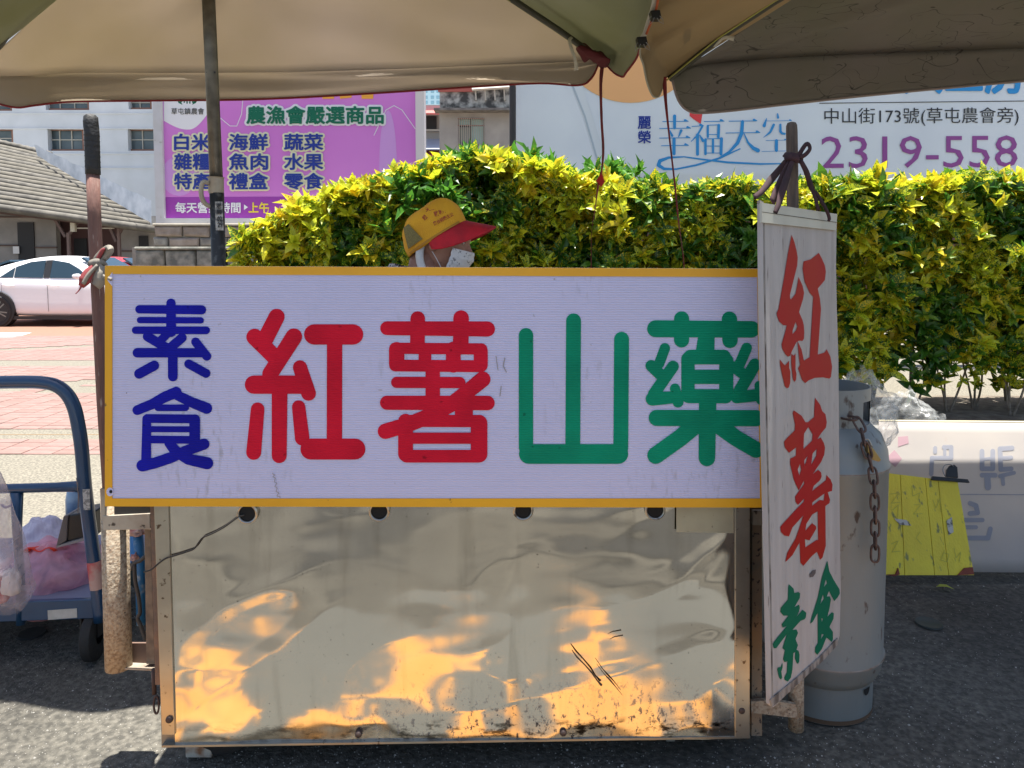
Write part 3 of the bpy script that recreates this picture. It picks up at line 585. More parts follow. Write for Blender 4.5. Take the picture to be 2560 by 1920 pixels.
# one leaf: 9 verts, curved and folded along the midrib; x across, y along
LV = np.array([(0, 0, 0), (-.5, .28, .06), (0, .28, 0), (.5, .28, .06), (-.46, .62, .03), (0, .62, -.03), (.46, .62, .03), (0, 1.0, -.16)], float)
LF = [(0, 2, 1), (0, 3, 2), (1, 2, 5, 4), (2, 3, 6, 5), (4, 5, 7), (5, 6, 7)]
def rosettes(cen, nor, size, tint, nl=8, wid=.37, up=.55):
    """vectorised: every rosette is nl leaves; returns verts, faces, colours"""
    V = []; Fc = []; C = []; base = 0
    for i in range(len(cen)):
        c = cen[i]; ax = nor[i] / np.linalg.norm(nor[i]); t = np.cross(ax, (0.3, .9, .2)); t /= np.linalg.norm(t); bt = np.cross(ax, t)
        ph = rng.uniform(0, 6.28); k_n = nl + rng.integers(-2, 3)
        for k in range(k_n):
            a = ph + k * 2.4; rd = t * np.cos(a) + bt * np.sin(a); e = rng.uniform(.05, 1.2) if k < k_n - 2 else 1.3
            d = rd * np.cos(e * up * 1.6) + ax * np.sin(e * up * 1.6); nn = ax * np.cos(e * up * 1.6) - rd * np.sin(e * up * 1.6); s = np.cross(d, nn)
            L = size[i] * rng.uniform(.5, 1.25); W = L * wid * rng.uniform(.85, 1.2); dr = rng.uniform(.3, 2.2)
            lv = LV; P_ = c + np.outer(lv[:, 0] * W, s) + np.outer(lv[:, 1] * L, d) + np.outer(lv[:, 2] * L * dr, nn)
            P_ = P_ + ax * (k * -.004)
            V.append(P_); Fc += [tuple(q + base for q in f) for f in LF]; base += 8
            y = min(1, max(0, tint[i] + rng.normal(0, .16))); C.append(np.tile((y, rng.random() ** 2, rng.random(), 1), (8, 1)))
    return np.concatenate(V), Fc, np.concatenate(C)
def leaf_obj(name, V, Fc, C, mat, parent):
    o_ = off(parent); me = bpy.data.meshes.new(name); me.from_pydata((V - np.array(o_)).tolist(), [], Fc); me.materials.append(mat)
    ca = me.color_attributes.new('tint', 'FLOAT_COLOR', 'POINT'); ca.data.foreach_set('color', C.astype(np.float32).ravel())
    o = bpy.data.objects.new(name, me); COL.objects.link(o); o.parent = parent; o['_o'] = tuple(o_); return o
HX0, HX1, HYF, HYB = -2.15, 5.6, 5.75, 7.0
def top_z(x):     # crest of the hedge along its length
    ctrl = [(-2.5, 1.1), (-2.17, 1.42), (-2.04, 1.58), (-1.85, 1.69), (-1.66, 1.79), (-1.37, 1.89), (-1.05, 1.99), (-.57, 2.12), (-.2, 2.13), (.3, 2.08), (.6, 1.98), (.9, 1.93), (2., 1.91), (2.6, 1.95), (3.6, 1.98), (5.6, 2.02)]
    return float(np.interp(x, [c[0] for c in ctrl], [c[1] for c in ctrl])) + .09 * noise.noise(Vector((x * 3.1, 0, 1))) + .05 * noise.noise(Vector((x * 9, 0, 4)))
hedge = thing('croton_hedge', 'long clipped hedge of yellow-mottled croton leaves behind the stall', 'hedge', (1.5, 6.3, 0))
cen = []; nor = []; sz = []; ti = []
def front_y(x, z): return HYF + .26 * max(0, 1 - z / top_z(x)) ** 1.1 + .16 * noise.noise(Vector((x * 1.7, z * 1.7, 5))) + .12 * noise.noise(Vector((x * 5, z * 5, 9)))
for i in range(9000):
    x = rng.uniform(HX0, HX1); tz = top_z(x); r_ = rng.random()
    if i > 7300:   # the dark inner growth
        z = .5 + (tz - .6) * rng.random(); y = front_y(x, z) + rng.uniform(.25, .8); nrm = (rng.normal(0, .5), -1., .6)
    elif r_ < .40:   # crown of the hedge
        z = tz - abs(rng.normal(0, .07)); y = rng.uniform(HYF + .02, HYB); nrm = (rng.normal(0, .3), rng.normal(-.15, .3), 1.)
    else:
        z = .26 + (tz - .29) * rng.random() ** .9; dep = abs(rng.normal(0, .16)); y = front_y(x, z) + dep; nrm = (rng.normal(0, .45), -1. + rng.normal(0, .3), .75 + rng.normal(0, .35))
        if z < .42 and rng.random() < .5: continue
    if x < HX0 + .25: nrm = (-.8, nrm[1], nrm[2])
    cen.append((x, y, z)); nor.append(nrm); sz.append((.055 + .095 * rng.random() ** 1.3) * (1.5 if i > 7300 else 1.12)); hgt = tz - z
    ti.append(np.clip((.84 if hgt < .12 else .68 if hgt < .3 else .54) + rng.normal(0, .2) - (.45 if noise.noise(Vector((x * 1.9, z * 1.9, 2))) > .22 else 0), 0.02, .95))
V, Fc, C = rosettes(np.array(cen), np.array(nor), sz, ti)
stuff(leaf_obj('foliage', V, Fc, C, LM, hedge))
# the leaves that show largest: separate pieces on the front
proto = []
for k in range(7):
    tt = (.15, .45, .7, .85, .3, .6, .95)[k]; me = bpy.data.meshes.new('leaf'); vv = LV.copy(); vv[:, 0] *= (.32, .40, .36, .42, .34, .38, .44)[k]; vv[:, 2] *= .6 + .3 * (k % 3)
    me.from_pydata(vv.tolist(), [], LF); me.materials.append(LM); ca = me.color_attributes.new('tint', 'FLOAT_COLOR', 'POINT')
    ca.data.foreach_set('color', np.tile((tt, rng.random(), rng.random(), 1), (8, 1)).astype(np.float32).ravel()); proto.append(me)
cnt = 0
while cnt < 296:
    x = rng.uniform(-1.9, 4.2); z = rng.uniform(.7, top_z(x) - .02)
    if x > .9 and x < 1.35: continue
    if x < 1.0 and z < 1.35: z = rng.uniform(1.38, top_z(x))
    y = front_y(x, z) - .06; ax = Vector((rng.normal(0, .4), -1, .8 + rng.normal(0, .3))).normalized(); t = ax.cross(Vector((.2, .1, 1))).normalized(); bt = ax.cross(t)
    ph = rng.uniform(0, 6.28); hg = top_z(x) - z
    for k in range(8):
        a = ph + k * 2.4; rd = t * cos(a) + bt * sin(a); e = rng.uniform(.1, 1.4); d = rd * cos(e) + ax * sin(e); nn = ax * cos(e) - rd * sin(e); s = d.cross(nn); L = rng.uniform(.06, .14)
        pk = [0, 1, 1, 4, 4, 5][rng.integers(0, 6)] if hg > .3 else [2, 3, 5, 6][rng.integers(0, 4)]
        o = bpy.data.objects.new('leaf', proto[pk]); COL.objects.link(o); o.parent = hedge
        mt = Matrix((s, d, nn)).transposed().to_4x4() @ Matrix.Diagonal((L, L, L, 1)); mt.translation = Vector((x, y, z)) - off(hedge); o.matrix_local = mt; cnt += 1
# stems and branches
bark = M('croton stem', (.16, .13, .10), .85, c2=(.26, .23, .19), sc=30)
for i in range(34):
    x = -2 + i * .22 + rng.uniform(-.08, .08); y0 = rng.uniform(HYF + .25, HYB - .2); mb = MB()
    for b_ in range(3):
        dx, dy = rng.uniform(-.35, .35), rng.uniform(-.25, .2); h = rng.uniform(.8, top_z(x) - .15)
        pts = [Vector((x, y0, 0))] + [Vector((x + dx * t + rng.normal(0, .02), y0 + dy * t, h * t)) for t in (.25, .5, .75, 1)]
        mb.tube(catmull(pts, 3), [.011 * (1 - .055 * q) for q in range(13)], 6)
    obj('branch', mb, bark, hedge, smooth='all')
soil = M('planting soil', (.10, .08, .06), .95, c2=(.2, .17, .13), sc=12, bump=.8)
struct(obj('planting_bed', MB().grid(lambda u, v: Vector((-2.4 + 8.4 * u, 5.6 + 1.6 * v, .02 + .05 * sin(pi * v) + .015 * noise.noise(Vector((u * 40, v * 9, 0))))), 80, 12), soil, smooth='all'))
struct(obj('planting_kerb', MB().box((-2.5, 5.50, 0.0), (6.1, 5.60, .09)), mort, bevel=.01))
# greener broad-leaved shrub rising behind the hedge
GM = leaf_mat('broad green leaf', 60.)
gn = GM.node_tree.nodes
for q in gn:
    if q.type == 'MIX' and abs(q.inputs[6].default_value[0] - .024) < 1e-3: q.inputs[6].default_value = (.05, .17, .02, 1); q.inputs[7].default_value = (.11, .30, .03, 1)
def shrub(label, x0, x1, y0, y1, z0, z1, cnt_, size):
    t = thing('green_shrub', label, 'shrub', ((x0 + x1) / 2, (y0 + y1) / 2, 0), 'green shrubs rising through the hedge')
    cen = []; nor = []; tin = []
    for i in range(cnt_):
        u = rng.uniform(-1, 1); x = (x0 + x1) / 2 + (x1 - x0) / 2 * u; zt = z0 + (z1 - z0) * (1 - u * u) ** .6
        z = zt - abs(rng.normal(0, .16)); cen.append((x, rng.uniform(y0, y1), z)); nor.append((u * .7 + rng.normal(0, .3), rng.normal(-.5, .3), 1)); tin.append(rng.uniform(0, .1))
    V, Fc, C = rosettes(np.array(cen), np.array(nor), [size * rng.uniform(.8, 1.2) for _ in cen], tin, 8, .34, .75)
    stuff(leaf_obj('foliage', V, Fc, C, GM, t)); mb = MB()
    for k in range(5): xx = x0 + (x1 - x0) * (k + .5) / 5; mb.tube([((x0 + x1) / 2, y1 + .1, .03), (xx, y1 + .1, z0), (xx, y1, z1 - .2)], [.018, .012, .006], 6)
    obj('stem', mb, bark, t, smooth='all')
shrub('glossy green shrub rising above the hedge between the two billboards', -.75, .50, 6.0, 6.6, 1.9, 2.22, 120, .17)
shrub('small green shrub tip in the hedge left of the red ribbon, below the white billboard', .35, 1.15, 6.0, 6.6, 1.85, 2.14, 70, .14)
shrub('green shrub clump within the hedge above the vendor cap', -1.0, -.35, 5.66, 5.9, 1.55, 2.0, 50, .15)
me = proto[2]; o = bpy.data.objects.new('fallen_leaf', me); COL.objects.link(o); o.location = G(2340, 1470) + Vector((0, 0, .006)); o.scale = (.07,) * 3; o.rotation_euler = (0.1, 0, R(-100)); tag(o, 'single yellow-green leaf fallen on the asphalt in front of the yellow board', 'leaf')

# ================================================================ UMBRELLAS
def fabric(name, c, c2, tr, crease_c=None, crease=0):
    m = M(name, c, .85, c2=c2, sc=2.2, fac=(.3, .7), det=6, bump=.25, bsc=420, trans=tr)
    n = m.node_tree.nodes; l = m.node_tree.links; b = n['Principled BSDF']; tc = [x for x in n if x.type == 'TEX_COORD'][0]
    if crease_c:
        src = b.inputs['Base Color'].links[0].from_socket
        last = src
        for sc_, dist, th in ((3.2, 6., .006), (1.7, 9., .004), (5.1, 3., .005)):  # thin dark lines for creases, mixed into the cloth colour
            mp = n.new('ShaderNodeMapping'); mp.inputs['Rotation'].default_value = (0, 0, sc_); l.new(tc.outputs['Object'], mp.inputs[0])
            ns = n.new('ShaderNodeTexNoise'); ns.inputs['Scale'].default_value = 2.4; ns.inputs['Detail'].default_value = 2; l.new(mp.outputs[0], ns.inputs[0])
            mp.inputs['Scale'].default_value = (1, 3.2, 2); v = n.new('ShaderNodeTexNoise'); v.inputs['Scale'].default_value = sc_ * 1.4; v.inputs['Detail'].default_value = 1.5; l.new(mp.outputs[0], v.inputs['Vector'])
            ab = n.new('ShaderNodeMath'); ab.operation = 'SUBTRACT'; ab.inputs[1].default_value = .5; l.new(v.outputs[0], ab.inputs[0]); a2 = n.new('ShaderNodeMath'); a2.operation = 'ABSOLUTE'; l.new(ab.outputs[0], a2.inputs[0])
            g = n.new('ShaderNodeMath'); g.operation = 'GREATER_THAN'; g.inputs[1].default_value = .5; l.new(ns.outputs[0], g.inputs[0])
            lt = n.new('ShaderNodeMapRange'); lt.inputs[1].default_value = 0; lt.inputs[2].default_value = th; lt.inputs[3].default_value = crease; lt.inputs[4].default_value = 0; l.new(a2.outputs[0], lt.inputs[0])
            mu = n.new('ShaderNodeMath'); mu.operation = 'MULTIPLY'; l.new(lt.outputs[0], mu.inputs[0]); l.new(g.outputs[0], mu.inputs[1])
            x = n.new('ShaderNodeMix'); x.data_type = 'RGBA'; x.inputs[7].default_value = (*crease_c, 1); l.new(mu.outputs[0], x.inputs[0]); l.new(last, x.inputs[6]); last = x.outputs[2]
        l.new(last, b.inputs['Base Color'])
        for q in n:
            if q.type == 'BSDF_TRANSLUCENT': l.new(last, q.inputs[0])
    return m
tan_f = fabric('tan canopy cloth', (.52, .46, .40), (.42, .36, .24), .50); [setattr(q.inputs['Scale'], 'default_value', .75) for q in tan_f.node_tree.nodes if q.type == 'TEX_NOISE' and abs(q.inputs['Scale'].default_value - 2.2) < .01]
olive_f = fabric('olive canopy cloth', (.24, .25, .13), (.30, .31, .22), .26)
grey_f = fabric('dirty grey canopy cloth', (.17, .17, .12), (.21, .19, .17), .15, (.03, .03, .03), .8)
brown_f = fabric('brown canopy cloth', (.34, .26, .15), (.28, .22, .13), .28)
red_t = M('red binding tape', (.20, .015, .02), .8); grey_t = M('grey binding tape', (.27, .22, .20), .8); rib_m = M('dark umbrella rib', (.07, .07, .055), .45, .3); rib_y = M('yellow green rib edge', (.42, .42, .10), .6)
def patch(rows, nu=28, nv=4, sag=0., seed=1.):     # rows: list of polylines (world) lofted, each resampled
    def samp(pl_, u):
        pts = pl_; n_ = len(pts) - 1; t = u * n_; i = min(int(t), n_ - 1); return pts[i].lerp(pts[i + 1], t - i)
    sm = [catmull(r_, 6) if len(r_) > 2 else [Vector(q) for q in r_] for r_ in rows]; out = []
    nr = len(rows) - 1; tot = nr * nv
    def fn(u, v):
        t = v * nr; i = min(int(t), nr - 1); p = samp(sm[i], u).lerp(samp(sm[i + 1], u), t - i)
        k = sag * min(1, 4 * sin(pi * v)) * noise.noise(Vector((u * 7, v * 4, seed))); p.z += k; p.y += k * .5; return p
    return MB().grid(fn, nu, tot)
Y1 = 3.35
u1 = thing('stall_umbrella', 'large tan square umbrella with red binding shading the left of the stall', 'umbrella', (-.9, 2.6, 0), 'umbrellas shading the stall')
A1 = Vector((-.90, 2.72, 2.86)); K1 = P(1512, 152, Y1); K0 = P(-70, 175, 3.12)
fold1 = [K0 + Vector((0, 0, -.02)), P(40, 190, 3.22), P(200, 182, 3.30), P(420, 182, Y1), P(700, 180, Y1), P(1000, 172, Y1), P(1280, 160, Y1), K1]
hem1 = [P(-80, 235, 3.12), P(30, 268, 3.2), P(90, 264, 3.24), P(180, 255, 3.3), P(400, 252, Y1 + .02), P(640, 249, Y1 + .03), P(900, 236, Y1 + .03), P(1180, 218, Y1 + .02), P(1350, 209, Y1 + .01), P(1445, 214, Y1), P(1478, 197, Y1), P(1498, 158, Y1)]
mid1 = [K0.lerp(A1, .42) + Vector((0, 0, .02)), A1.lerp(fold1[3], .58) , A1.lerp(fold1[4], .58), K1.lerp(A1, .42) + Vector((0, 0, .02))]
top1 = [A1, A1, A1, A1]
far1 = patch([hem1, fold1], 120, 8, .014, 2.); obj('valance', far1, tan_f, u1, smooth='all', solid=.0015)
obj('canopy_panel', patch([fold1, mid1, top1], 120, 10, .016, 5.), tan_f, u1, smooth='all', solid=.0015)
obj('binding', MB().tube([p + Vector((0, -.004, 0)) for p in catmull(hem1, 6)], .0045, 6), red_t, u1, smooth='all')
N1R = Vector((.50, 2.24, 2.20)); N1L = Vector((-1.72, 2.26, 2.2))
side_hem = [P(1512, 158, Y1), P(1535, 182, 3.30), P(1556, 192, 3.22), P(1565, 182, 3.19), P(1590, 148, 3.14), P(1600, 120, 3.08), P(1625, 50, 2.96), P(1645, -10, 2.86), Vector((.55, 2.62, 2.29)), N1R]
side_fold = [K1 + Vector((.0, 0, .0)), P(1530, 130, 3.30), P(1545, 128, 3.22), P(1560, 120, 3.16), P(1575, 100, 3.10), P(1590, 70, 3.04), P(1615, 20, 2.95), P(1630, -30, 2.86), Vector((.53, 2.62, 2.32)), N1R + Vector((-.02, 0, .02))]
side_mid = [K1.lerp(A1, .42) + Vector((0, 0, .02)), (N1R * .45 + K1 * .15 + A1 * .4), N1R.lerp(A1, .42)]
obj('side_panel', patch([side_hem, side_fold, side_mid, [A1] * 3], 50, 5, .008, 8.), olive_f, u1, smooth='all', solid=.0015)
obj('binding', MB().tube([p for p in catmull(side_hem[:6], 6)], .0045, 6), red_t, u1, smooth='all')
obj('side_panel', patch([[N1L, Vector((-1.95, 2.7, 2.15)), K0], [N1L.lerp(A1, .42), (N1L + K0) * .3 + A1 * .4, K0.lerp(A1, .42)], [A1] * 3], 30, 6, .008, 3.), olive_f, u1, smooth='all', solid=.0015)
obj('near_panel', patch([[N1R, Vector((0, 2.17, 2.13)), Vector((-.6, 2.14, 2.1)), Vector((-1.0, 2.19, 2.12)), Vector((-1.2, 2.15, 2.13)), Vector((-1.45, 2.20, 2.15)), N1L], [N1R.lerp(A1, .42), (N1L + N1R) * .3 + A1 * .4, N1L.lerp(A1, .42)], [A1] * 3], 30, 6, .008, 6.), tan_f, u1, smooth='all', solid=.0015)
def rib(par, pts, r=.011):
    obj('rib', MB().tube(pts, r, 8, flat=1.4), rib_m, par, smooth='all')
    obj('rib_edge', MB().tube([Vector(p) + Vector((-.012, -.006, -.007)) for p in pts], .0035, 5), rib_y, par, smooth='all')
rib(u1, [K1 + Vector((0, -.01, -.012)), P(1398, 76, 3.17), P(1283, 0, 3.03), A1 + Vector((0, 0, -.03))])
rib(u1, [K0 + Vector((0, -.01, -.012)), P(0, 112, 3.06), P(76, 0, 2.96), A1 + Vector((0, 0, -.03))])
rib(u1, [N1R + Vector((0, 0, -.012)), A1 + Vector((0, 0, -.03))]); rib(u1, [N1L + Vector((0, 0, -.012)), A1 + Vector((0, 0, -.03))])
# mast with clamp
mast_m = M('worn steel mast', (.15, .14, .115), .45, .6, c2=(.09, .085, .07), sc=25, dirt=(.03, .03, .03), dsc=50)
MY = 2.42
m0, m1, m2 = P(519, -60, MY), P(541, 447, MY), P(549, 740, MY)
obj('mast', MB().tube([m1 + Vector((0, 0, -.03)), m0, A1 + Vector((0, 0, -.02))], .0205, 20), mast_m, u1, smooth='all')
obj('lower_mast', MB().tube([Vector((m2.x + .02, MY, .0)), m2, m1 + (m2 - m1) * .12], .0225, 20), M('black mast tube', (.03, .03, .028), .5, .3, c2=(.11, .11, .10), sc=40, fac=(.55, .7)), u1, smooth='all')
cl = M('yellowed plastic clamp', (.42, .36, .26), .6, c2=(.34, .28, .2), sc=20)
obj('clamp', MB().tube([P(541, 484, MY), P(540.5, 480, MY), P(540, 446, MY), P(540, 443, MY)], [.022, .024, .024, .027], 18), cl, u1, smooth=True)
obj('clamp_handle', MB().tube(catmull([P(522, 458, MY - .02), P(509, 455, MY - .03), P(503, 470, MY - .03), P(504, 492, MY - .03), P(512, 508, MY - .02), P(526, 517, MY - .01)], 5), .0075, 8), cl, u1, smooth='all')
stk = YP(MY - .021); obj('sticker', traced(stk, [(535, 504), (556, 504), (559, 576), (539, 576)]), M('worn paper label', (.45, .43, .38), .8, c2=(.15, .14, .13), sc=60, fac=(.45, .6)), u1)
for i, (s, y) in enumerate((('老', 515), ('師', 530), ('02', 547), ('29', 562))): obj('sticker_print', typeset(stk, s, (541 + i, y - 6, 553 + i, y + 6), bold=.02, lift=.0025)[0], blk, u1)
for x in (518.5, 537): obj('rivet', MB().lathe([(0, .003), (.003, .002), (.0035, 0)], P(x, 181, MY - .0155), 8, ax=(0, -1, 0)), blackp, u1)

Y2 = 3.30
u2 = thing('stall_umbrella', 'dirty grey umbrella with a creased hanging valance shading the right of the stall', 'umbrella', (1.9, 2.6, 0), 'umbrellas shading the stall')
K2 = P(1672, 192, Y2); A2 = Vector((1.95, 2.5, 2.85)); K3 = Vector((3.35, 3.3, 2.22)); N2R = Vector((3.35, 1.55, 2.2)); N2L = Vector((.66, 1.62, 2.25))
hem2 = [P(1680, 200, Y2), P(1690, 238, Y2), P(1703, 263, Y2), P(1722, 278, Y2), P(1750, 283, Y2), P(1830, 277, Y2), P(1960, 262, Y2), P(2200, 236, Y2), P(2560, 203, Y2), P(2900, 175, Y2), K3 + Vector((0, 0, -.08))]
fold2 = [K2, P(1700, 178, Y2), P(1730, 168, Y2), P(1770, 160, Y2), P(1820, 155, Y2), P(1900, 148, Y2), P(2040, 140, Y2), P(2260, 130, Y2), P(2560, 120, Y2), P(2900, 110, Y2), K3]
mid2 = [K2.lerp(A2, .42), (K2 + K3) * .3 + A2 * .4, K3.lerp(A2, .42)]
obj('valance', patch([hem2, fold2], 120, 8, .02, 12.), grey_f, u2, smooth='all', solid=.0015)
obj('canopy_panel', patch([fold2, mid2, [A2] * 3], 120, 8, .012, 15.), grey_f, u2, smooth='all', solid=.0015)
obj('binding', MB().tube([p + Vector((0, -.004, 0)) for p in catmull(hem2, 6)], .0055, 6), grey_t, u2, smooth='all')
lh = [P(1668, 192, Y2), P(1660, 210, 3.27), P(1651, 236, 3.24), P(1641, 244, 3.2), P(1630, 236, 3.16), P(1618, 205, 3.12), P(1610, 165, 3.1), P(1601, 126, 3.075), P(1626, 50, 2.95), P(1647, -12, 2.84), Vector((.60, 2.4, 2.3)), N2L]
lf = [K2, P(1668, 168, 3.27), P(1662, 160, 3.24), P(1655, 150, 3.2), P(1648, 140, 3.16), P(1640, 125, 3.12), P(1636, 108, 3.1), P(1632, 85, 3.075), P(1645, 30, 2.95), P(1660, -30, 2.84), Vector((.64, 2.4, 2.36)), N2L + Vector((.03, 0, .03))]
obj('side_panel', patch([lh, lf, [K2.lerp(A2, .42), (K2 + N2L) * .3 + A2 * .4, N2L.lerp(A2, .42)], [A2] * 3], 70, 5, .008, 21.), brown_f, u2, smooth='all', solid=.0015)
obj('binding', MB().tube(catmull([p + Vector((-.002, -.003, 0)) for p in lh[1:10]], 6), .004, 6), M('pale binding', (.38, .36, .28), .8), u2, smooth='all')
obj('near_panel', patch([[N2L, (N2L + N2R) / 2 + Vector((0, 0, -.04)), N2R], [N2L.lerp(A2, .42), (N2L + N2R) * .3 + A2 * .4, N2R.lerp(A2, .42)], [A2] * 3], 30, 6, .008, 31.), grey_f, u2, smooth='all', solid=.0015)
obj('side_panel', patch([[N2R, (N2R + K3) / 2, K3], [N2R.lerp(A2, .42), (N2R + K3) * .3 + A2 * .4, K3.lerp(A2, .42)], [A2] * 3], 30, 6, .008, 41.), grey_f, u2, smooth='all', solid=.0015)
rib(u2, [K2 + Vector((0, -.01, -.012)), P(1800, 94, 3.14), P(1940, 2, 2.98), A2 + Vector((0, 0, -.03))])
for q in (K3, N2R, N2L): rib(u2, [q + Vector((0, 0, -.012)), A2 + Vector((0, 0, -.03))])
obj('mast', MB().tube([(2.5, 2.5, 0), (2.2, 2.5, 1.6), A2 + Vector((0, 0, -.02))], .018, 16), mast_m, u2, smooth='all')
obj('seam_flap', MB().prism([P(1716, -10, 3.0), P(1732, -10, 3.0), P(1728, 60, 3.08), P(1712, 104, 3.12), P(1709, 50, 3.07)], (0, .003, 0)), M('brown cloth flap', (.10, .07, .055), .9), u2)
# seam strip, clips and ribbons
tag(obj('plastic_strip', MB().tube(catmull([P(1639, -8, 2.82), P(1633, 20, 2.87), P(1624, 48, 2.93), P(1614, 80, 2.99), P(1604, 97, 3.02)], 4), .011, 8, flat=.4), M('pale plastic tube', (.52, .52, .46), .5), smooth='all'), 'pale plastic strip clamped along the seam where the two umbrellas meet', 'strip')
tag(obj('orange_cord', MB().tube(catmull([P(1646, -8, 2.81), P(1640, 25, 2.86), P(1628, 55, 2.92), P(1616, 85, 2.98)], 4), .005, 6), M('orange cord', (.45, .11, .04), .8), smooth='all'), 'orange cord beside the clamped seam of the umbrellas', 'cord')
clip_m = M('black binder clip steel', (.02, .02, .018), .35, .4)
for i, (cx, cy, Y, lb_) in enumerate(((1640, 36, 2.88, 'upper black binder clip holding the umbrella seam together'), (1606, 102, 3.0, 'lower black binder clip holding the umbrella seam together'))):
    t = thing('binder_clip', lb_, 'clip', P(cx, cy, Y), 'binder clips on the umbrella seam')
    obj('clip_body', MB().prism([P(cx - 14, cy - 10, Y - .03), P(cx + 10, cy - 12, Y - .03), P(cx + 14, cy + 7, Y - .03), P(cx + 10, cy + 11, Y - .03), P(cx - 9, cy + 10, Y - .03)], (0, .04, 0)), clip_m, t, bevel=.002)
    for q in (((cx - 8, cy + 6), (cx - 18, cy + 26)), ((cx + 6, cy + 6), (cx + 19, cy + 24))):
        a = P(*q[0], Y - .035); b = P(*q[1], Y - .035); n_ = (b - a).cross(Vector((0, 1, 0))).normalized() * .006
        obj('clip_handle', MB().tube([a - n_, a.lerp(b, .5) - n_ * 1.3, b, a.lerp(b, .5) + n_ * 1.3, a + n_], .0014, 5), M('clip wire', (.3, .3, .3), .3, .9), t)
rib_r = M('dark red ribbon', (.22, .018, .02), .85, c2=(.12, .02, .02), sc=12)
def ribbon(name, label, pts, ws, mat, cat='ribbon', tw=0, seg_y=None):
    n_ = len(pts); mb = MB(); L_ = catmull(pts, 5); W_ = np.interp(np.linspace(0, n_ - 1, len(L_)), range(n_), ws); vs = []
    for i, p in enumerate(L_):
        t = (L_[min(i + 1, len(L_) - 1)] - L_[max(i - 1, 0)]).normalized(); a = tw * i * .35; s = t.cross(Vector((sin(a), -cos(a), 0))).normalized()
        jj = 1 + .15 * noise.noise(Vector((i * 1.3, 0, 0))); vs += [p - s * W_[i] / 2 * jj, p + s * W_[i] / 2 * jj]
    mb.add(vs, [(2 * i, 2 * i + 1, 2 * i + 3, 2 * i + 2) for i in range(len(L_) - 1)])
    o = obj(name, mb, mat, None, smooth='all', solid=.0015)
    return tag(o, label, cat)
ribbon('red_ribbon', 'long dark red ribbon hanging from the left umbrella corner, knotted with a red tuft', [P(1507, 152, 3.3), P(1502, 210, 3.3), P(1504, 300, 3.3), P(1508, 370, 3.3), P(1505, 420, 3.3), P(1496, 460, 3.3), P(1488, 520, 3.28), P(1479, 580, 3.26), P(1478, 680, 3.26)], [.02, .014, .012, .015, .012, .02, .012, .011, .01], rib_r, tw=.12)
ribbon('red_ribbon', 'thin dark red ribbon hanging from the right umbrella corner down behind the sign', [P(1661, 192, 3.25), P(1664, 250, 3.25), P(1672, 330, 3.24), P(1680, 400, 3.24), P(1688, 470, 3.22), P(1697, 560, 3.2), P(1708, 640, 3.2), P(1712, 700, 3.2)], [.02, .014, .008, .009, .012, .010, .010, .010], rib_r, tw=.1)
tag(obj('ribbon_tuft', MB().prism([P(1505, 432, 3.29), P(1489, 452, 3.29), P(1496, 457, 3.29), P(1503, 468, 3.29), P(1512, 455, 3.29)], (0, .01, 0)), M('bright red cloth', (.45, .02, .015), .8)), 'small bright red cloth tuft knotted into the left ribbon', 'ribbon')
dkr = M('crumpled maroon cloth', (.09, .008, .012), .8)
def rag(u, v):
    p = P(1440, 122, 3.28).lerp(P(1522, 158, 3.30), u); p.z += (.035 * sin(pi * u) + .012 * sin(9 * u)) * (1 - 2 * v) + .012 * noise.noise(Vector((u * 6, v * 6, 2))); p.y -= .05 * sin(pi * v); return p
tag(obj('maroon_rag', MB().grid(rag, 24, 10), dkr, smooth='all', solid=.003), 'crumpled maroon rag wound round the left umbrella rib end', 'cloth')
wt = M('off white cotton tape', (.55, .53, .45), .9)
ribbon('white_tie', 'off-white cloth tie knotted on the left umbrella rib', [P(1430, 93, 3.20), P(1424, 100, 3.18), P(1428, 120, 3.17), P(1437, 145, 3.17), P(1441, 176, 3.18)], [.012, .014, .014, .014, .018], wt, 'tie')
ribbon('white_tie', 'off-white cloth tie flying sideways from the right umbrella rib', [P(1786, 118, 3.08), P(1796, 106, 3.08), P(1812, 94, 3.08), P(1835, 97, 3.08)], [.01, .01, .012, .02], wt, 'tie')
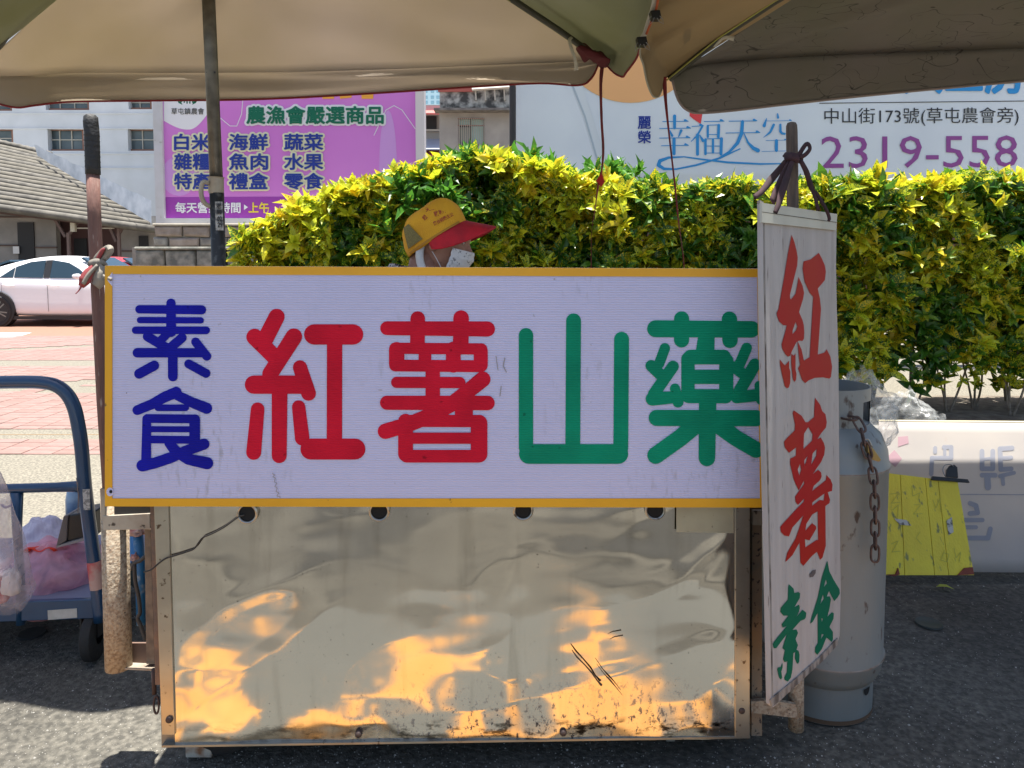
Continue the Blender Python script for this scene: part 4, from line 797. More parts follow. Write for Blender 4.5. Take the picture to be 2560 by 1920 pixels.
# ================================================================ CART
CB_L = P(402, 1866, 1.85); CB_R = P(1876, 1843, 1.884)
cpl = Plane(CB_L, CB_R, CB_L + Vector((0, 0, 1)))
cdir = (CB_R - CB_L); cdir.z = 0; cdir.normalize(); cback = Vector((-cdir.y, cdir.x, 0))
cart = thing('food_cart', 'dented stainless steel street food cart with round vent holes on rusty legs', 'food cart', (0, 2.0, 0))
def steel(name, big=True):
    m = bpy.data.materials.new(name); m.use_nodes = True; n = m.node_tree.nodes; l = m.node_tree.links; b = n['Principled BSDF']
    b.inputs['Metallic'].default_value = 1; tc = n.new('ShaderNodeTexCoord')
    def noise_(sc, det, st=(1, 1, 1), rough=.5):
        mp = n.new('ShaderNodeMapping'); mp.inputs['Scale'].default_value = st; l.new(tc.outputs['Object'], mp.inputs[0]); t = n.new('ShaderNodeTexNoise'); t.inputs['Scale'].default_value = sc; t.inputs['Detail'].default_value = det; t.inputs['Roughness'].default_value = rough; l.new(mp.outputs[0], t.inputs[0]); return t.outputs[0]
    def mr(s, a, b_, c=0., d=1.):
        r = n.new('ShaderNodeMapRange'); r.inputs[1].default_value = a; r.inputs[2].default_value = b_; r.inputs[3].default_value = c; r.inputs[4].default_value = d; l.new(s, r.inputs[0]); return r.outputs[0]
    def mixc(f, a, b_):
        x = n.new('ShaderNodeMix'); x.data_type = 'RGBA'
        for i, v in ((6, a), (7, b_)):
            if isinstance(v, tuple): x.inputs[i].default_value = (*v, 1)
            else: l.new(v, x.inputs[i])
        l.new(f, x.inputs[0]); return x.outputs[2]
    def mul(a, b_):
        x = n.new('ShaderNodeMath'); x.operation = 'MULTIPLY'; l.new(a, x.inputs[0]); l.new(b_, x.inputs[1]); return x.outputs[0]
    base = mixc(mr(noise_(2.2, 6), .3, .7), (.60, .575, .52), (.47, .46, .43))
    streak = mr(noise_(26, 5, (1, 1, .08)), .56, .75, 0, .45); base = mixc(streak, base, (.30, .28, .24))
    base = mixc(mr(noise_(150, 3), .70, .74, 0, .8), base, (.05, .045, .04))
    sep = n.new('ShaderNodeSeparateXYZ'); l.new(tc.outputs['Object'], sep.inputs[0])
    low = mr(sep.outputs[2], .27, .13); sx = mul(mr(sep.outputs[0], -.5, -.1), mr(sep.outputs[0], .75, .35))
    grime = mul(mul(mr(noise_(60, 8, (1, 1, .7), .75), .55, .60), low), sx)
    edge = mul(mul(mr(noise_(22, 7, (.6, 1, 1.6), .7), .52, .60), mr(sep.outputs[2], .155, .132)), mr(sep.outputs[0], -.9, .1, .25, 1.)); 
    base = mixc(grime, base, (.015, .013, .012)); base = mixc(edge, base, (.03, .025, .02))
    l.new(base, b.inputs['Base Color'])
    l.new(mr(noise_(5, 6), .3, .7, .06, .17), b.inputs['Roughness'])
    met = n.new('ShaderNodeMath'); met.operation = 'SUBTRACT'; met.inputs[0].default_value = 1; l.new(grime, met.inputs[1]); l.new(met.outputs[0], b.inputs['Metallic'])
    bp = n.new('ShaderNodeBump'); bp.inputs['Strength'].default_value = .03; bp.inputs['Distance'].default_value = .0006; l.new(noise_(240, 3, (1, 1, .1)), bp.inputs['Height']); l.new(bp.outputs[0], b.inputs['Normal'])
    return m
st_m = steel('dented stainless steel'); 
pc = [(418, 1225), (1836, 1225), (1836, 1845), (438, 1865)]
dents = [(.22, .62, .020, .05, 1.), (.46, .53, .018, .045, -1), (.63, .40, .025, .10, 1), (.80, .30, .022, .05, -1), (.15, .35, .02, .07, 1), (.34, .20, .016, .04, 1), (.9, .55, .016, .06, 1), (.55, .2, .014, .05, -1), (.70, .70, .010, .05, 1), (.05, .8, .01, .05, 1), (.3, .85, .008, .03, -1)]
def panel(u, v):
    px = (1 - v) * (pc[0][0] + (pc[1][0] - pc[0][0]) * u) + v * (pc[3][0] + (pc[2][0] - pc[3][0]) * u); py = (1 - v) * 1225 + v * (pc[3][1] + (pc[2][1] - pc[3][1]) * u)
    p = cpl.hit(px, py, .0); x, z = u * 1.42, v * .64; env = (sin(pi * min(1, u * 14 + .08)) if u < .035 else 1) * (1 if u < .96 else max(0, (1 - u) / .04))
    d = .0085 * noise.noise(Vector((x * 1.5, z * 2.9, 4.))) + .0042 * noise.noise(Vector((x * 4.2, z * 6.5, 8.))) + .0011 * noise.noise(Vector((x * 13, z * 13, 2))) + .0022 * (1 - abs(noise.noise(Vector((x * 2.3 + 3, z * 5.0 + x * 1.5, 11)))) * 4 if abs(noise.noise(Vector((x * 2.3 + 3, z * 5.0 + x * 1.5, 11)))) < .25 else 0) + .0009 * noise.noise(Vector((x * 7, z * 22, 5)))
    for (du, dv, a, s, sg) in dents[:6]: d += sg * a * .07 * math.exp(-((x - du * 1.42) ** 2 / (s * 1.5) ** 2 + (z - (1 - dv) * .64) ** 2 / s ** 2))
    return p + cpl.n * (d * env + .25 * max(0, x - 1.27) ** 2)
fp = obj('front_panel', MB().grid(panel, 240, 110), st_m, cart, smooth='all')
# carcass behind the panel
CD = .42
def cb(px, py, lift=0.): return cpl.hit(px, py, lift)
bl, br_, tr_, tl = cb(404, 1864, -.012), cb(1874, 1842, -.012), cb(1874, 1100, -.012), cb(386, 1100, -.012)
obj('carcass', MB().prism([bl, br_, tr_, tl], cback * CD), M('dull steel sides', (.35, .34, .31), .4, .7, c2=(.2, .19, .17), sc=6), cart)
trim = M('steel corner trim', (.40, .38, .33), .3, .85, c2=(.30, .28, .24), sc=9, fac=(.3, .7), dirt=(.10, .07, .05), dsc=60, dth=.64)
obj('corner_trim', MB().prism([cb(383, 1225, .006), cb(420, 1225, .006), cb(437, 1838, .006), cb(404, 1838, .006)], -cpl.n * .02), trim, cart, bevel=.0015)
obj('corner_trim', MB().prism([cb(1838, 1225, .010), cb(1875, 1225, .010), cb(1875, 1845, .010), cb(1838, 1845, .010)], -cpl.n * .024), trim, cart, bevel=.0015)
obj('bottom_lip', MB().prism([cb(404, 1864, .007), cb(1876, 1841, .007), cb(1876, 1846, .007), cb(404, 1869, .007)], -cpl.n * .03), trim, cart)
dark_h = M('vent darkness', (.006, .006, .006), .9)
for x, y in ((618, 1284), (948, 1278), (1308, 1276), (1638, 1275)):
    c = cb(x, y, .010); h = obj('vent_hole', MB().lathe([(0, .0), (.0205, 0), (.0205, -.004)], c, 32, ax=cpl.n), dark_h, cart, smooth=True)
    obj('vent_ring', MB().lathe([(.0205, -.012), (.021, .002), (.0235, .0035), (.0265, .001), (.0275, -.012)], c, 36, ax=cpl.n), trim, h, smooth=True)
bolt_m = M('rusty bolt', (.07, .05, .045), .6, .5)
for x, y in ((423, 1799), (896, 1836), (1854, 1776), (1408, 1832)):
    obj('bolt', MB().lathe([(0, .006), (.005, .006), (.008, .004), (.0095, 0), (.0095, -.01)], cb(x, y, .008), 12, ax=cpl.n), bolt_m, cart, smooth=True)
obj('patch_plate', MB().prism([cb(1691, 1225, .0115), cb(1834, 1225, .0115), cb(1834, 1333, .0115), cb(1691, 1330, .0115)], -cpl.n * .0015), M('beige patch plate', (.40, .37, .26), .45, .3, c2=(.34, .31, .22), sc=12, dirt=(.08, .06, .04), dsc=70, dth=.66), cart)
# torn gashes in the sheet
gs = M('torn edge', (.03, .025, .02), .7)
for g_ in [([(1430, 1625), (1442, 1642), (1462, 1662), (1480, 1682), (1492, 1700), (1503, 1712)], [1, 2, 1.6, 2.2, 1.6, 3.2]), ([(1492, 1660), (1510, 1684), (1525, 1700), (1540, 1718), (1556, 1738)], [.6, 1, 2.2, 1, .5]), ([(1524, 1598), (1535, 1592), (1556, 1588)], [.5, 1.3, 1.8])]: obj('gash', strokes(cpl, [g_], lift=.012), gs, cart)
# counter top and a basin of goods
top_c = (bl + br_) / 2; top_z_ = cb(1000, 1100).z
obj('counter_top', MB().prism([tl + Vector((-.02, -.02, 0)), tr_ + Vector((.02, -.02, 0)), tr_ + cback * (CD + .02) + Vector((.02, 0, 0)), tl + cback * (CD + .02) + Vector((-.02, 0, 0))], (0, 0, .02)), M('worktop steel', (.45, .44, .42), .35, .8), cart)
# legs, wheel, caster
rl = M('white paint over rust', (.46, .44, .38), .7, c2=(.24, .12, .06), sc=14, fac=(.5, .62), bump=.5, bsc=30)
a = P(512, 1900, 1.97); obj('leg', MB().box((a.x - .036, 1.93, 0), (a.x + .036, 2.0, .16)), rl, cart, bevel=.004)
wr = M('cracked black wheel', (.018, .018, .018), .85, bump=.9, bsc=25)
wc = Vector((P(560, 1900, 1.96).x, 1.955, .105)); wh = obj('wheel', MB().lathe([(.03, .025), (.075, .028), (.098, .022), (.104, 0), (.098, -.022), (.075, -.028), (.03, -.025), (.03, .025)], wc, 40, ax=(0, 1, 0)), wr, cart, smooth=True)
obj('wheel_hub', MB().lathe([(0, .03), (.03, .03), (.034, 0), (.03, -.03), (0, -.03)], wc, 20, ax=(0, 1, 0)), rl, wh, smooth=True)
rb = M('rust brown bracket', (.20, .11, .07), .8, c2=(.12, .07, .05), sc=16, bump=.5); cx = P(1752, 1880, 2.02)
obj('caster_bracket', MB().lathe([(.058, 0), (.058, .04), (.05, .04), (.05, 0), (.058, 0)], Vector((cx.x, 1.99, .145)), 24, ax=(0, 1, 0), a0=0, a1=pi), rb, cart, smooth=True)
for s_ in (-1, 1): obj('caster_arm', MB().box((cx.x + s_ * .058 - .006, 1.98, .03), (cx.x + s_ * .058 + .006, 2.05, .15)), rb, cart)
obj('wheel', MB().lathe([(.02, .012), (.045, .014), (.048, 0), (.045, -.014), (.02, -.012)], Vector((cx.x, 2.03, .048)), 28, ax=(1, 0, 0)), wr, cart, smooth=True)
a = P(1672, 1900, 2.02); obj('leg', MB().box((a.x - .012, 2.0, 0), (a.x + .012, 2.03, .15)), M('grey leg', (.24, .23, .2), .7), cart)
# left frame: socket pipe, brackets, angle irons
pipe_m = M('rust speckled cream pipe', (.40, .33, .24), .75, c2=(.24, .17, .11), sc=130, fac=(.42, .64), bump=.4, bsc=120, dirt=(.07, .05, .04), dsc=170, dth=.63)
gal = M('galvanised bracket', (.42, .38, .31), .6, .3, c2=(.28, .22, .17), sc=16, dirt=(.05, .04, .03), dsc=40, dth=.63)
angm = M('rusty angle iron', (.13, .095, .075), .75, c2=(.24, .14, .09), sc=18, bump=.4)
YL = 1.93
obj('socket_pipe', MB().tube([P(297, 1668, YL), P(292, 1500, YL), P(286, 1215, YL)], .0335, 24), pipe_m, cart, smooth='all')
obj('bracket', MB().prism([P(256, 1290, YL - .036), P(374, 1284, YL - .036), P(375, 1323, YL - .036), P(258, 1326, YL - .036)], (0, .006, 0)), gal, cart, bevel=.001)
obj('bracket_top', MB().prism([P(250, 1222, YL - .034), P(262, 1222, YL - .034), P(262, 1300, YL - .034), P(254, 1300, YL - .034)], (0, .05, 0)), gal, cart)
obj('crossbar', MB().prism([P(262, 1262, YL - .03), P(382, 1262, YL - .03), P(382, 1284, YL - .03), P(262, 1289, YL - .03)], (0, .02, 0)), M('dark crossbar', (.05, .045, .04), .8), cart)
obj('angle_iron', MB().prism([P(361, 1323, YL), P(376, 1323, YL), P(386, 1660, YL), P(366, 1660, YL)], (0, .03, 0)), M('tan speckled iron', (.26, .19, .13), .8, c2=(.15, .11, .08), sc=30), cart)
obj('angle_iron', MB().prism([P(374, 1230, YL - .05), P(383, 1230, YL - .05), P(403, 1712, YL - .05), P(388, 1712, YL - .05)], (0, .035, 0)), angm, cart)
obj('shelf_lip', MB().prism([P(322, 1608, YL + .03), P(384, 1608, YL + .03), P(388, 1668, YL + .03), P(322, 1660, YL + .03)], (0, .006, 0)), M('rust brown plate', (.19, .11, .08), .8, c2=(.12, .08, .06), sc=14), cart)
obj('shelf', MB().prism([P(268, 1668, YL - .02), P(388, 1674, YL - .02), P(386, 1656, YL + .04), P(300, 1652, YL + .04)], (0, 0, -.004)), gal, cart)
lk = M('rusted hook', (.06, .035, .03), .8)
obj('hanging_hook', MB().tube([P(384, 1672, YL - .04), P(386, 1735, YL - .04)], .006, 8), lk, cart, smooth='all')
obj('hanging_link', MB().tube(catmull([P(391 + 6.5 * cos(t), 1762 + 22 * sin(t), YL - .05) for t in np.linspace(0, 2 * pi, 13)], 3), .0028, 8), lk, cart, smooth='all')
# right frame
obj('rear_post', MB().prism([P(1881, 1268, 1.98), P(1905, 1268, 1.98), P(1905, 1840, 1.98), P(1879, 1840, 1.98)], (0, .03, 0)), M('grey brown post', (.17, .15, .12), .75, c2=(.28, .20, .13), sc=12, dirt=(.04, .03, .03), dsc=70, dth=.6), cart)
obj('bracket', MB().prism([P(1882, 1277, 1.965), P(1935, 1277, 1.965), P(1935, 1314, 1.965), P(1882, 1313, 1.965)], (0, .012, 0)), gal, cart)
obj('socket_pipe', MB().tube([P(1990, 1822, 1.99), P(1990, 1650, 1.99)], .021, 18), pipe_m, cart, smooth='all')
obj('bracket', MB().prism([P(1878, 1754, 1.95), P(1925, 1750, 1.95), P(1990, 1762, 1.95), P(1994, 1796, 1.95), P(1930, 1788, 1.95), P(1878, 1782, 1.95)], (0, .012, 0)), pipe_m, cart)
wire = M('black wire', (.02, .017, .015), .6)
tag(obj('wire', MB().tube(catmull([cb(x, y, .012) for x, y in ((610, 1288), (598, 1291), (585, 1300), (560, 1318), (530, 1334), (507, 1344), (497, 1356), (485, 1372), (465, 1380), (440, 1388), (415, 1396), (395, 1410), (378, 1424), (360, 1430))], 4), .0022, 6), wire, smooth='all'), 'thin black wire running from the first vent hole to the left cart frame', 'wire')

# ================================================================ MAIN SIGN
SY = 1.835; spl = YP(SY)
sign = thing('main_sign', 'long white corrugated sign with orange border and blue, red and green characters', 'sign', (0, SY, .7))
sg_m = M('lavender white corrugated plastic', (.60, .585, .79), .42, c2=(.55, .54, .74), sc=2.2, fac=(.3, .7), wave=('Z', 52.), dirt=(.33, .32, .36), dsc=42, dth=.70, spec=.25)
def add_specks(m):
    n = m.node_tree.nodes; l = m.node_tree.links; b = n['Principled BSDF']; src = b.inputs['Base Color'].links[0].from_socket; tc = [x for x in n if x.type == 'TEX_COORD'][0]
    t = n.new('ShaderNodeTexVoronoi'); t.inputs['Scale'].default_value = 26; l.new(tc.outputs['Object'], t.inputs['Vector'])
    r = n.new('ShaderNodeMapRange'); r.inputs[1].default_value = .03; r.inputs[2].default_value = .045; r.inputs[3].default_value = 1; r.inputs[4].default_value = 0; l.new(t.outputs['Distance'], r.inputs[0])
    t2 = n.new('ShaderNodeTexNoise'); t2.inputs['Scale'].default_value = 9; l.new(tc.outputs['Object'], t2.inputs[0]); r2 = n.new('ShaderNodeMapRange'); r2.inputs[1].default_value = .55; r2.inputs[2].default_value = .62; l.new(t2.outputs[0], r2.inputs[0])
    mu = n.new('ShaderNodeMath'); mu.operation = 'MULTIPLY'; l.new(r.outputs[0], mu.inputs[0]); l.new(r2.outputs[0], mu.inputs[1])
    x = n.new('ShaderNodeMix'); x.data_type = 'RGBA'; x.inputs[7].default_value = (.12, .11, .12, 1); l.new(mu.outputs[0], x.inputs[0]); l.new(src, x.inputs[6]); l.new(x.outputs[2], b.inputs['Base Color'])
    mp = n.new('ShaderNodeMapping'); mp.inputs['Scale'].default_value = (3, 3, 1); l.new(tc.outputs['Object'], mp.inputs[0]); t3 = n.new('ShaderNodeTexNoise'); t3.inputs['Scale'].default_value = 22; t3.inputs['Detail'].default_value = 7; l.new(mp.outputs[0], t3.inputs[0])
    t4 = n.new('ShaderNodeTexNoise'); t4.inputs['Scale'].default_value = 3.4; l.new(tc.outputs['Object'], t4.inputs[0]); ra = n.new('ShaderNodeMapRange'); ra.inputs[1].default_value = .54; ra.inputs[2].default_value = .70; ra.inputs[4].default_value = .5; l.new(t3.outputs[0], ra.inputs[0]); rb_ = n.new('ShaderNodeMapRange'); rb_.inputs[1].default_value = .50; rb_.inputs[2].default_value = .66; l.new(t4.outputs[0], rb_.inputs[0])
    m2 = n.new('ShaderNodeMath'); m2.operation = 'MULTIPLY'; l.new(ra.outputs[0], m2.inputs[0]); l.new(rb_.outputs[0], m2.inputs[1]); sx_ = b.inputs['Base Color'].links[0].from_socket; x2 = n.new('ShaderNodeMix'); x2.data_type = 'RGBA'; x2.inputs[7].default_value = (.26, .25, .27, 1); l.new(m2.outputs[0], x2.inputs[0]); l.new(sx_, x2.inputs[6]); l.new(x2.outputs[2], b.inputs['Base Color'])
    # faint flute lines in the colour
    wv = [q for q in n if q.type == 'TEX_WAVE'][0]; s2 = b.inputs['Base Color'].links[0].from_socket; r3 = n.new('ShaderNodeMapRange'); r3.inputs[3].default_value = .975; r3.inputs[4].default_value = 1.01; l.new(wv.outputs[1], r3.inputs[0])
    v = n.new('ShaderNodeVectorMath'); v.operation = 'SCALE'; l.new(s2, v.inputs[0]); l.new(r3.outputs[0], v.inputs['Scale']); l.new(v.outputs[0], b.inputs['Base Color'])
add_specks(sg_m)
obj('board', MB().prism([spl.hit(262, 664), spl.hit(1905, 672), spl.hit(1914, 1269), spl.hit(262, 1266)], (0, .005, 0)), sg_m, sign)
ob = M('orange border vinyl', (.80, .40, .010), .45, c2=(.72, .35, .010), sc=4, dirt=(.2, .1, .02), dsc=36, dth=.7)
def strip(q, lift=.0012): return MB().add([spl.hit(a, b, lift) for a, b in q], [tuple(range(len(q)))])
obj('border', strip([(262, 664), (1905, 672), (1905, 693), (281, 685)]), ob, sign)
obj('border', strip([(262, 1246), (1905, 1246), (1914, 1269), (262, 1266)]), ob, sign)
obj('border', strip([(262, 664.5), (281, 685), (281, 1246), (262, 1246)], .0014), ob, sign)
obj('border', strip([(1893, 693), (1905, 693), (1913, 1246), (1900, 1246)], .0014), ob, sign)
# tie hole with the torn notch, and the lower eyelet
wsh = sg_m
obj('notch', MB().add([spl.hit(a, b, .0016) for a, b in ((281, 680), (272, 692), (268, 700), (274, 708), (281, 716))], [(0, 1, 2, 3, 4)]), wsh, sign)
obj('eyelet_patch', traced(spl, [(275 + 9 * cos(a / 16 * 2 * pi), 1230 + 11 * sin(a / 16 * 2 * pi)) for a in range(16)], lift=.0017), wsh, sign)
obj('eyelet', traced(spl, [(277 + 4 * cos(a / 12 * 2 * pi), 1229 + 4.5 * sin(a / 12 * 2 * pi)) for a in range(12)], lift=.0022), dark_h, sign)
def vinyl(name, c): return M(name, c, .6, c2=tuple(v * .76 for v in c), sc=7, dirt=tuple(v * .45 for v in c), dsc=48, dth=.68, wave=('Z', 52.), spec=.12)
vb = vinyl('blue vinyl', (.008, .010, .36)); vr = vinyl('red vinyl', (.68, .010, .036)); vg = vinyl('green vinyl', (.002, .28, .15))
k1 = 6.9125; o1 = (300, 720); o2 = (300, 950)
def ST(o, k, lst): return [(Z(o, k, p), [q / k for q in r] if isinstance(r, (list, tuple)) else r / k) for p, r in lst]
obj('character', strokes(spl, ST(o1, k1, [([(880, 262), (885, 760)], [80, 88]), ([(335, 368), (1410, 378)], [72, 80]), ([(345, 555), (1395, 560)], 55), ([(268, 730), (1488, 732)], [64, 67]), ([(475, 840), (850, 1060)], 82), ([(830, 778), (690, 918)], 72), ([(1070, 860), (850, 1050)], 82), ([(300, 1120), (1440, 1120)], [83, 80]), ([(1305, 930), (1500, 1180)], [76, 77]), ([(910, 1150), (912, 1530)], 84), ([(330, 1482), (590, 1340)], 86), ([(1188, 1312), (1485, 1475)], 78)])), vb, sign)
obj('character', strokes(spl, ST(o2, k1, [([(298, 522), (560, 415), (760, 300), (970, 213)], [84, 88, 92, 96]), ([(1000, 270), (1250, 390), (1495, 488)], [85, 90, 98]), ([(655, 480), (1135, 480)], 58), ([(470, 665), (1300, 672)], 77), ([(470, 850), (1290, 852)], 53), ([(470, 1027), (1300, 1036)], 68), ([(462, 670), (450, 1440)], [76, 86]), ([(1290, 685), (1290, 1040)], 93), ([(385, 1480), (600, 1435), (880, 1340), (1100, 1240), (1450, 1108)], [102, 95, 95, 92, 96]), ([(850, 1090), (960, 1230), (1180, 1370), (1505, 1438)], [85, 95, 95, 106])])), vb, sign)
o3 = (560, 750); k3 = 3.95
obj('character', strokes(spl, ST(o3, k3, [([(520, 165), (400, 400)], [79, 80]), ([(302, 365), (495, 560)], [82, 78]), ([(690, 362), (455, 730)], [82, 78]), ([(296, 836), (760, 836)], 91), ([(750, 665), (835, 922)], [70, 73]), ([(549, 870), (545, 1537)], [78, 74]), ([(332, 1078), (293, 1505)], [67, 74]), ([(737, 1056), (772, 1365)], [66, 72]), ([(890, 340), (1275, 340)], 100), ([(1092, 400), (1090, 1420)], 76), ([(858, 1472), (1292, 1472)], 104)])), vr, sign)
o4 = (920, 760); k4 = 4.047
obj('character', strokes(spl, ST(o4, k4, [([(193, 245), (1208, 253)], [70, 77]), ([(503, 147), (500, 430)], 74), ([(942, 142), (938, 430)], 79), ([(290, 462), (290, 605)], 78), ([(272, 447), (1150, 455)], 57), ([(275, 622), (1140, 630)], 60), ([(1141, 475), (1141, 618)], 71), ([(576, 455), (576, 620)], 64), ([(863, 455), (863, 620)], 75), ([(290, 793), (930, 795)], 57), ([(655, 640), (655, 960)], 73), ([(1160, 762), (1000, 892), (850, 1010), (640, 1125), (420, 1215), (176, 1288)], [80, 76, 78, 78, 77, 78]), ([(193, 999), (1208, 1002)], [72, 74]), ([(970, 1050), (970, 1130)], 91), ([(380, 1185), (380, 1520)], 75), ([(430, 1182), (1120, 1185)], 62), ([(1124, 1205), (1124, 1520)], 84), ([(400, 1358), (1100, 1358)], 57), ([(390, 1540), (1120, 1540)], 65)])), vr, sign)
obj('character', strokes(spl, [([(1315, 838), (1315, 1120)], 18), ([(1434, 802), (1432, 1120)], 18.6), ([(1554, 848), (1552, 1120)], 18.6), ([(1322, 1135), (1546, 1135)], 24.6)]), vg, sign)
o5 = (1580, 760); k5 = 3.95
obj('character', strokes(spl, ST(o5, k5, [([(233, 244), (1180, 250)], [84, 82]), ([(490, 147), (490, 355)], 75), ([(962, 150), (968, 360)], 76), ([(735, 330), (722, 470)], [82, 92]), ([(580, 524), (905, 524)], 73), ([(553, 540), (553, 905)], 66), ([(932, 560), (930, 905)], 70), ([(560, 720), (930, 720)], 71), ([(560, 910), (925, 912)], 70), ([(325, 437), (268, 590)], 51), ([(190, 610), (300, 715)], 57), ([(405, 617), (215, 890)], 58), ([(203, 937), (450, 918)], [68, 58]), ([(425, 835), (455, 968)], [50, 55]), ([(1132, 435), (1065, 590)], 53), ([(1000, 620), (1110, 700)], 55), ([(1213, 598), (1060, 860)], 60), ([(1035, 922), (1230, 900)], 60), ([(1255, 805), (1268, 950)], [46, 44]), ([(748, 950), (740, 1520)], [86, 82]), ([(245, 1125), (1225, 1128)], 80), ([(620, 1200), (480, 1320), (235, 1495)], [88, 85, 84]), ([(860, 1200), (1020, 1320), (1225, 1440)], [85, 80, 80])])), vg, sign)
scr = M('faint scribble', (.30, .28, .28), .8)
for g_ in [([(681, 1183), (686, 1188), (682, 1192), (688, 1195), (686, 1205), (692, 1208), (687, 1216), (693, 1220), (690, 1229), (697, 1232), (692, 1240), (701, 1243)], .8), ([(947, 975), (955, 975)], .8), ([(1262, 895), (1258, 915), (1266, 930)], 1.2), ([(1240, 890), (1245, 925)], 1.), ([(1253, 965), (1250, 990)], 1.1)]: obj('scribble', strokes(spl, [g_], lift=.0035), scr, sign)

# ================================================================ POLES
wood = M('red brown wooden pole', (.20, .095, .075), .75, c2=(.13, .07, .055), sc=14, stretch=(6, 6, .6), fac=(.3, .7), bump=.5, bsc=50, dirt=(.33, .26, .22), dsc=30, dth=.64)
lp = thing('wooden_pole', 'reddish wooden pole with black rubber grip standing at the left end of the sign', 'pole', P(250, 1300, 1.90))
obj('shaft', MB().tube([P(290, 1500, 1.93), P(258, 1000, 1.90), P(243, 700, 1.89), P(236, 540, 1.89), P(232, 434, 1.89)], [.0150, .0155, .0155, .0158, .0158], 20), wood, lp, smooth='all')
grip = M('black ribbed rubber grip', (.018, .018, .018), .65, bump=.6, bsc=60)
gp = [P(232.5, 436, 1.89), P(232, 420, 1.89), P(229.5, 330, 1.89), P(228, 318, 1.89), P(227, 305, 1.89), P(227, 292, 1.89), P(227, 287, 1.89), P(227, 284.5, 1.89)]
obj('grip', MB().tube(gp, [.0175, .0175, .0175, .0178, .0175, .0165, .011, .003], 24), grip, lp, smooth='all')
for i in range(7):
    y = 338 + i * 13; obj('grip_ring', MB().tube([P(229.6 + i * .4, y, 1.89), P(229.6 + i * .4, y + 2.2, 1.89)], .0182, 20), grip, lp, smooth=True)
gcl = M('grey green cloth', (.30, .27, .22), .9, c2=(.22, .20, .17), sc=20); rcl = M('faded red cloth', (.36, .06, .06), .9, c2=(.22, .04, .045), sc=20)
tie = thing('cloth_tie', 'grey and faded red cloth strip tying the sign to the left wooden pole', 'cloth tie', P(245, 660, 1.87))
def band(par, pts, ws, mat, tw=0, th=.003):
    L_ = catmull(pts, 5); W_ = np.interp(np.linspace(0, len(pts) - 1, len(L_)), range(len(pts)), ws); vs = []
    for i, p in enumerate(L_):
        t = (L_[min(i + 1, len(L_) - 1)] - L_[max(i - 1, 0)]).normalized(); a = tw * i; s = t.cross(Vector((sin(a), -cos(a), 0))).normalized(); vs += [p - s * W_[i] / 2, p + s * W_[i] / 2]
    return obj('cloth_strip', MB().add(vs, [(2 * i, 2 * i + 1, 2 * i + 3, 2 * i + 2) for i in range(len(L_) - 1)]), mat, par, smooth='all', solid=th)
YT = 1.862
band(tie, [P(252, 655, YT), P(240, 650, YT), P(258, 630, YT - .01), P(272, 620, YT - .02), P(276, 626, YT - .02), P(268, 640, YT - .01), P(254, 654, YT)], [.012, .015, .018, .016, .016, .014, .012], gcl, .03)
band(tie, [P(238, 656, YT), P(246, 645, YT - .006), P(256, 627, YT - .016), P(262, 622, YT - .02)], [.006, .010, .010, .006], rcl)
band(tie, [P(236, 664, YT), P(226, 660, YT - .004), P(240, 655, YT - .016), P(256, 658, YT - .008), P(264, 664, YT)], [.014, .016, .018, .016, .012], gcl)
band(tie, [P(240, 662, YT - .012), P(252, 678, YT - .014), P(250, 700, YT - .012), P(240, 716, YT - .01)], [.014, .028, .034, .022], gcl)
band(tie, [P(236, 666, YT - .012), P(222, 680, YT - .014), P(212, 700, YT - .014), P(203, 716, YT - .012)], [.012, .022, .030, .014], rcl)
band(tie, [P(244, 662, YT - .016), P(222, 686, YT - .018), P(208, 710, YT - .016)], [.007, .010, .010], gcl)
band(tie, [P(205, 712, YT - .012), P(198, 725, YT - .012), P(189, 735, YT - .012)], [.006, .003, .002], rcl, th=.001)
band(tie, [P(258, 690, YT - .02), P(268, 694, YT - .026), P(279, 699, YT - .03)], [.009, .008, .008], gcl)

rp = tag(obj('wooden_stake', MB().tube([P(1989, 1650, 2.00), P(1985, 700, 1.90), P(1982, 560, 1.89), P(1981, 430, 1.88), P(1979.5, 330, 1.88), P(1979, 314, 1.88), P(1979, 307, 1.88), P(1979, 305, 1.88)], [.0155, .0150, .0145, .0140, .0138, .0132, .010, .004], 16), M('weathered grey stake', (.15, .11, .085), .85, c2=(.07, .055, .045), sc=12, stretch=(6, 6, .5), bump=.6, bsc=40), smooth='all'), 'weathered wooden stake carrying the hanging narrow sign at right', 'pole')
bc = M('black cotton strip', (.025, .014, .017), .9, c2=(.05, .02, .025), sc=20); YB = 1.855
t = thing('black_cloth_tie', 'black cloth strips knotted round the right stake holding the hanging sign', 'cloth tie', P(1985, 398, YB))
band(t, [P(1960, 386, YB), P(1975, 391, YB - .014), P(1992, 396, YB - .014), P(2006, 402, YB)], [.012, .022, .022, .016], bc)
band(t, [P(1962, 400, YB - .01), P(1978, 394, YB - .02), P(1998, 400, YB - .016)], [.010, .016, .014], bc)
band(t, [P(1996, 392, YB - .01), P(2004, 376, YB - .012), P(2016, 360, YB - .012), P(2023, 364, YB - .012), P(2024, 374, YB - .012), P(2014, 386, YB - .012), P(2000, 394, YB - .012)], [.012, .010, .010, .009, .009, .010, .010], bc, .02)
band(t, [P(1964, 402, YB - .01), P(1945, 428, 1.840), P(1925, 452, 1.790), P(1905, 478, 1.730), P(1886, 493, 1.700)], [.010, .016, .018, .013, .012], bc)
band(t, [P(1982, 400, YB - .015), P(1968, 440, 1.800), P(1955, 480, 1.760), P(1946, 512, 1.735), P(1938, 532, 1.725)], [.010, .016, .018, .012, .010], bc)
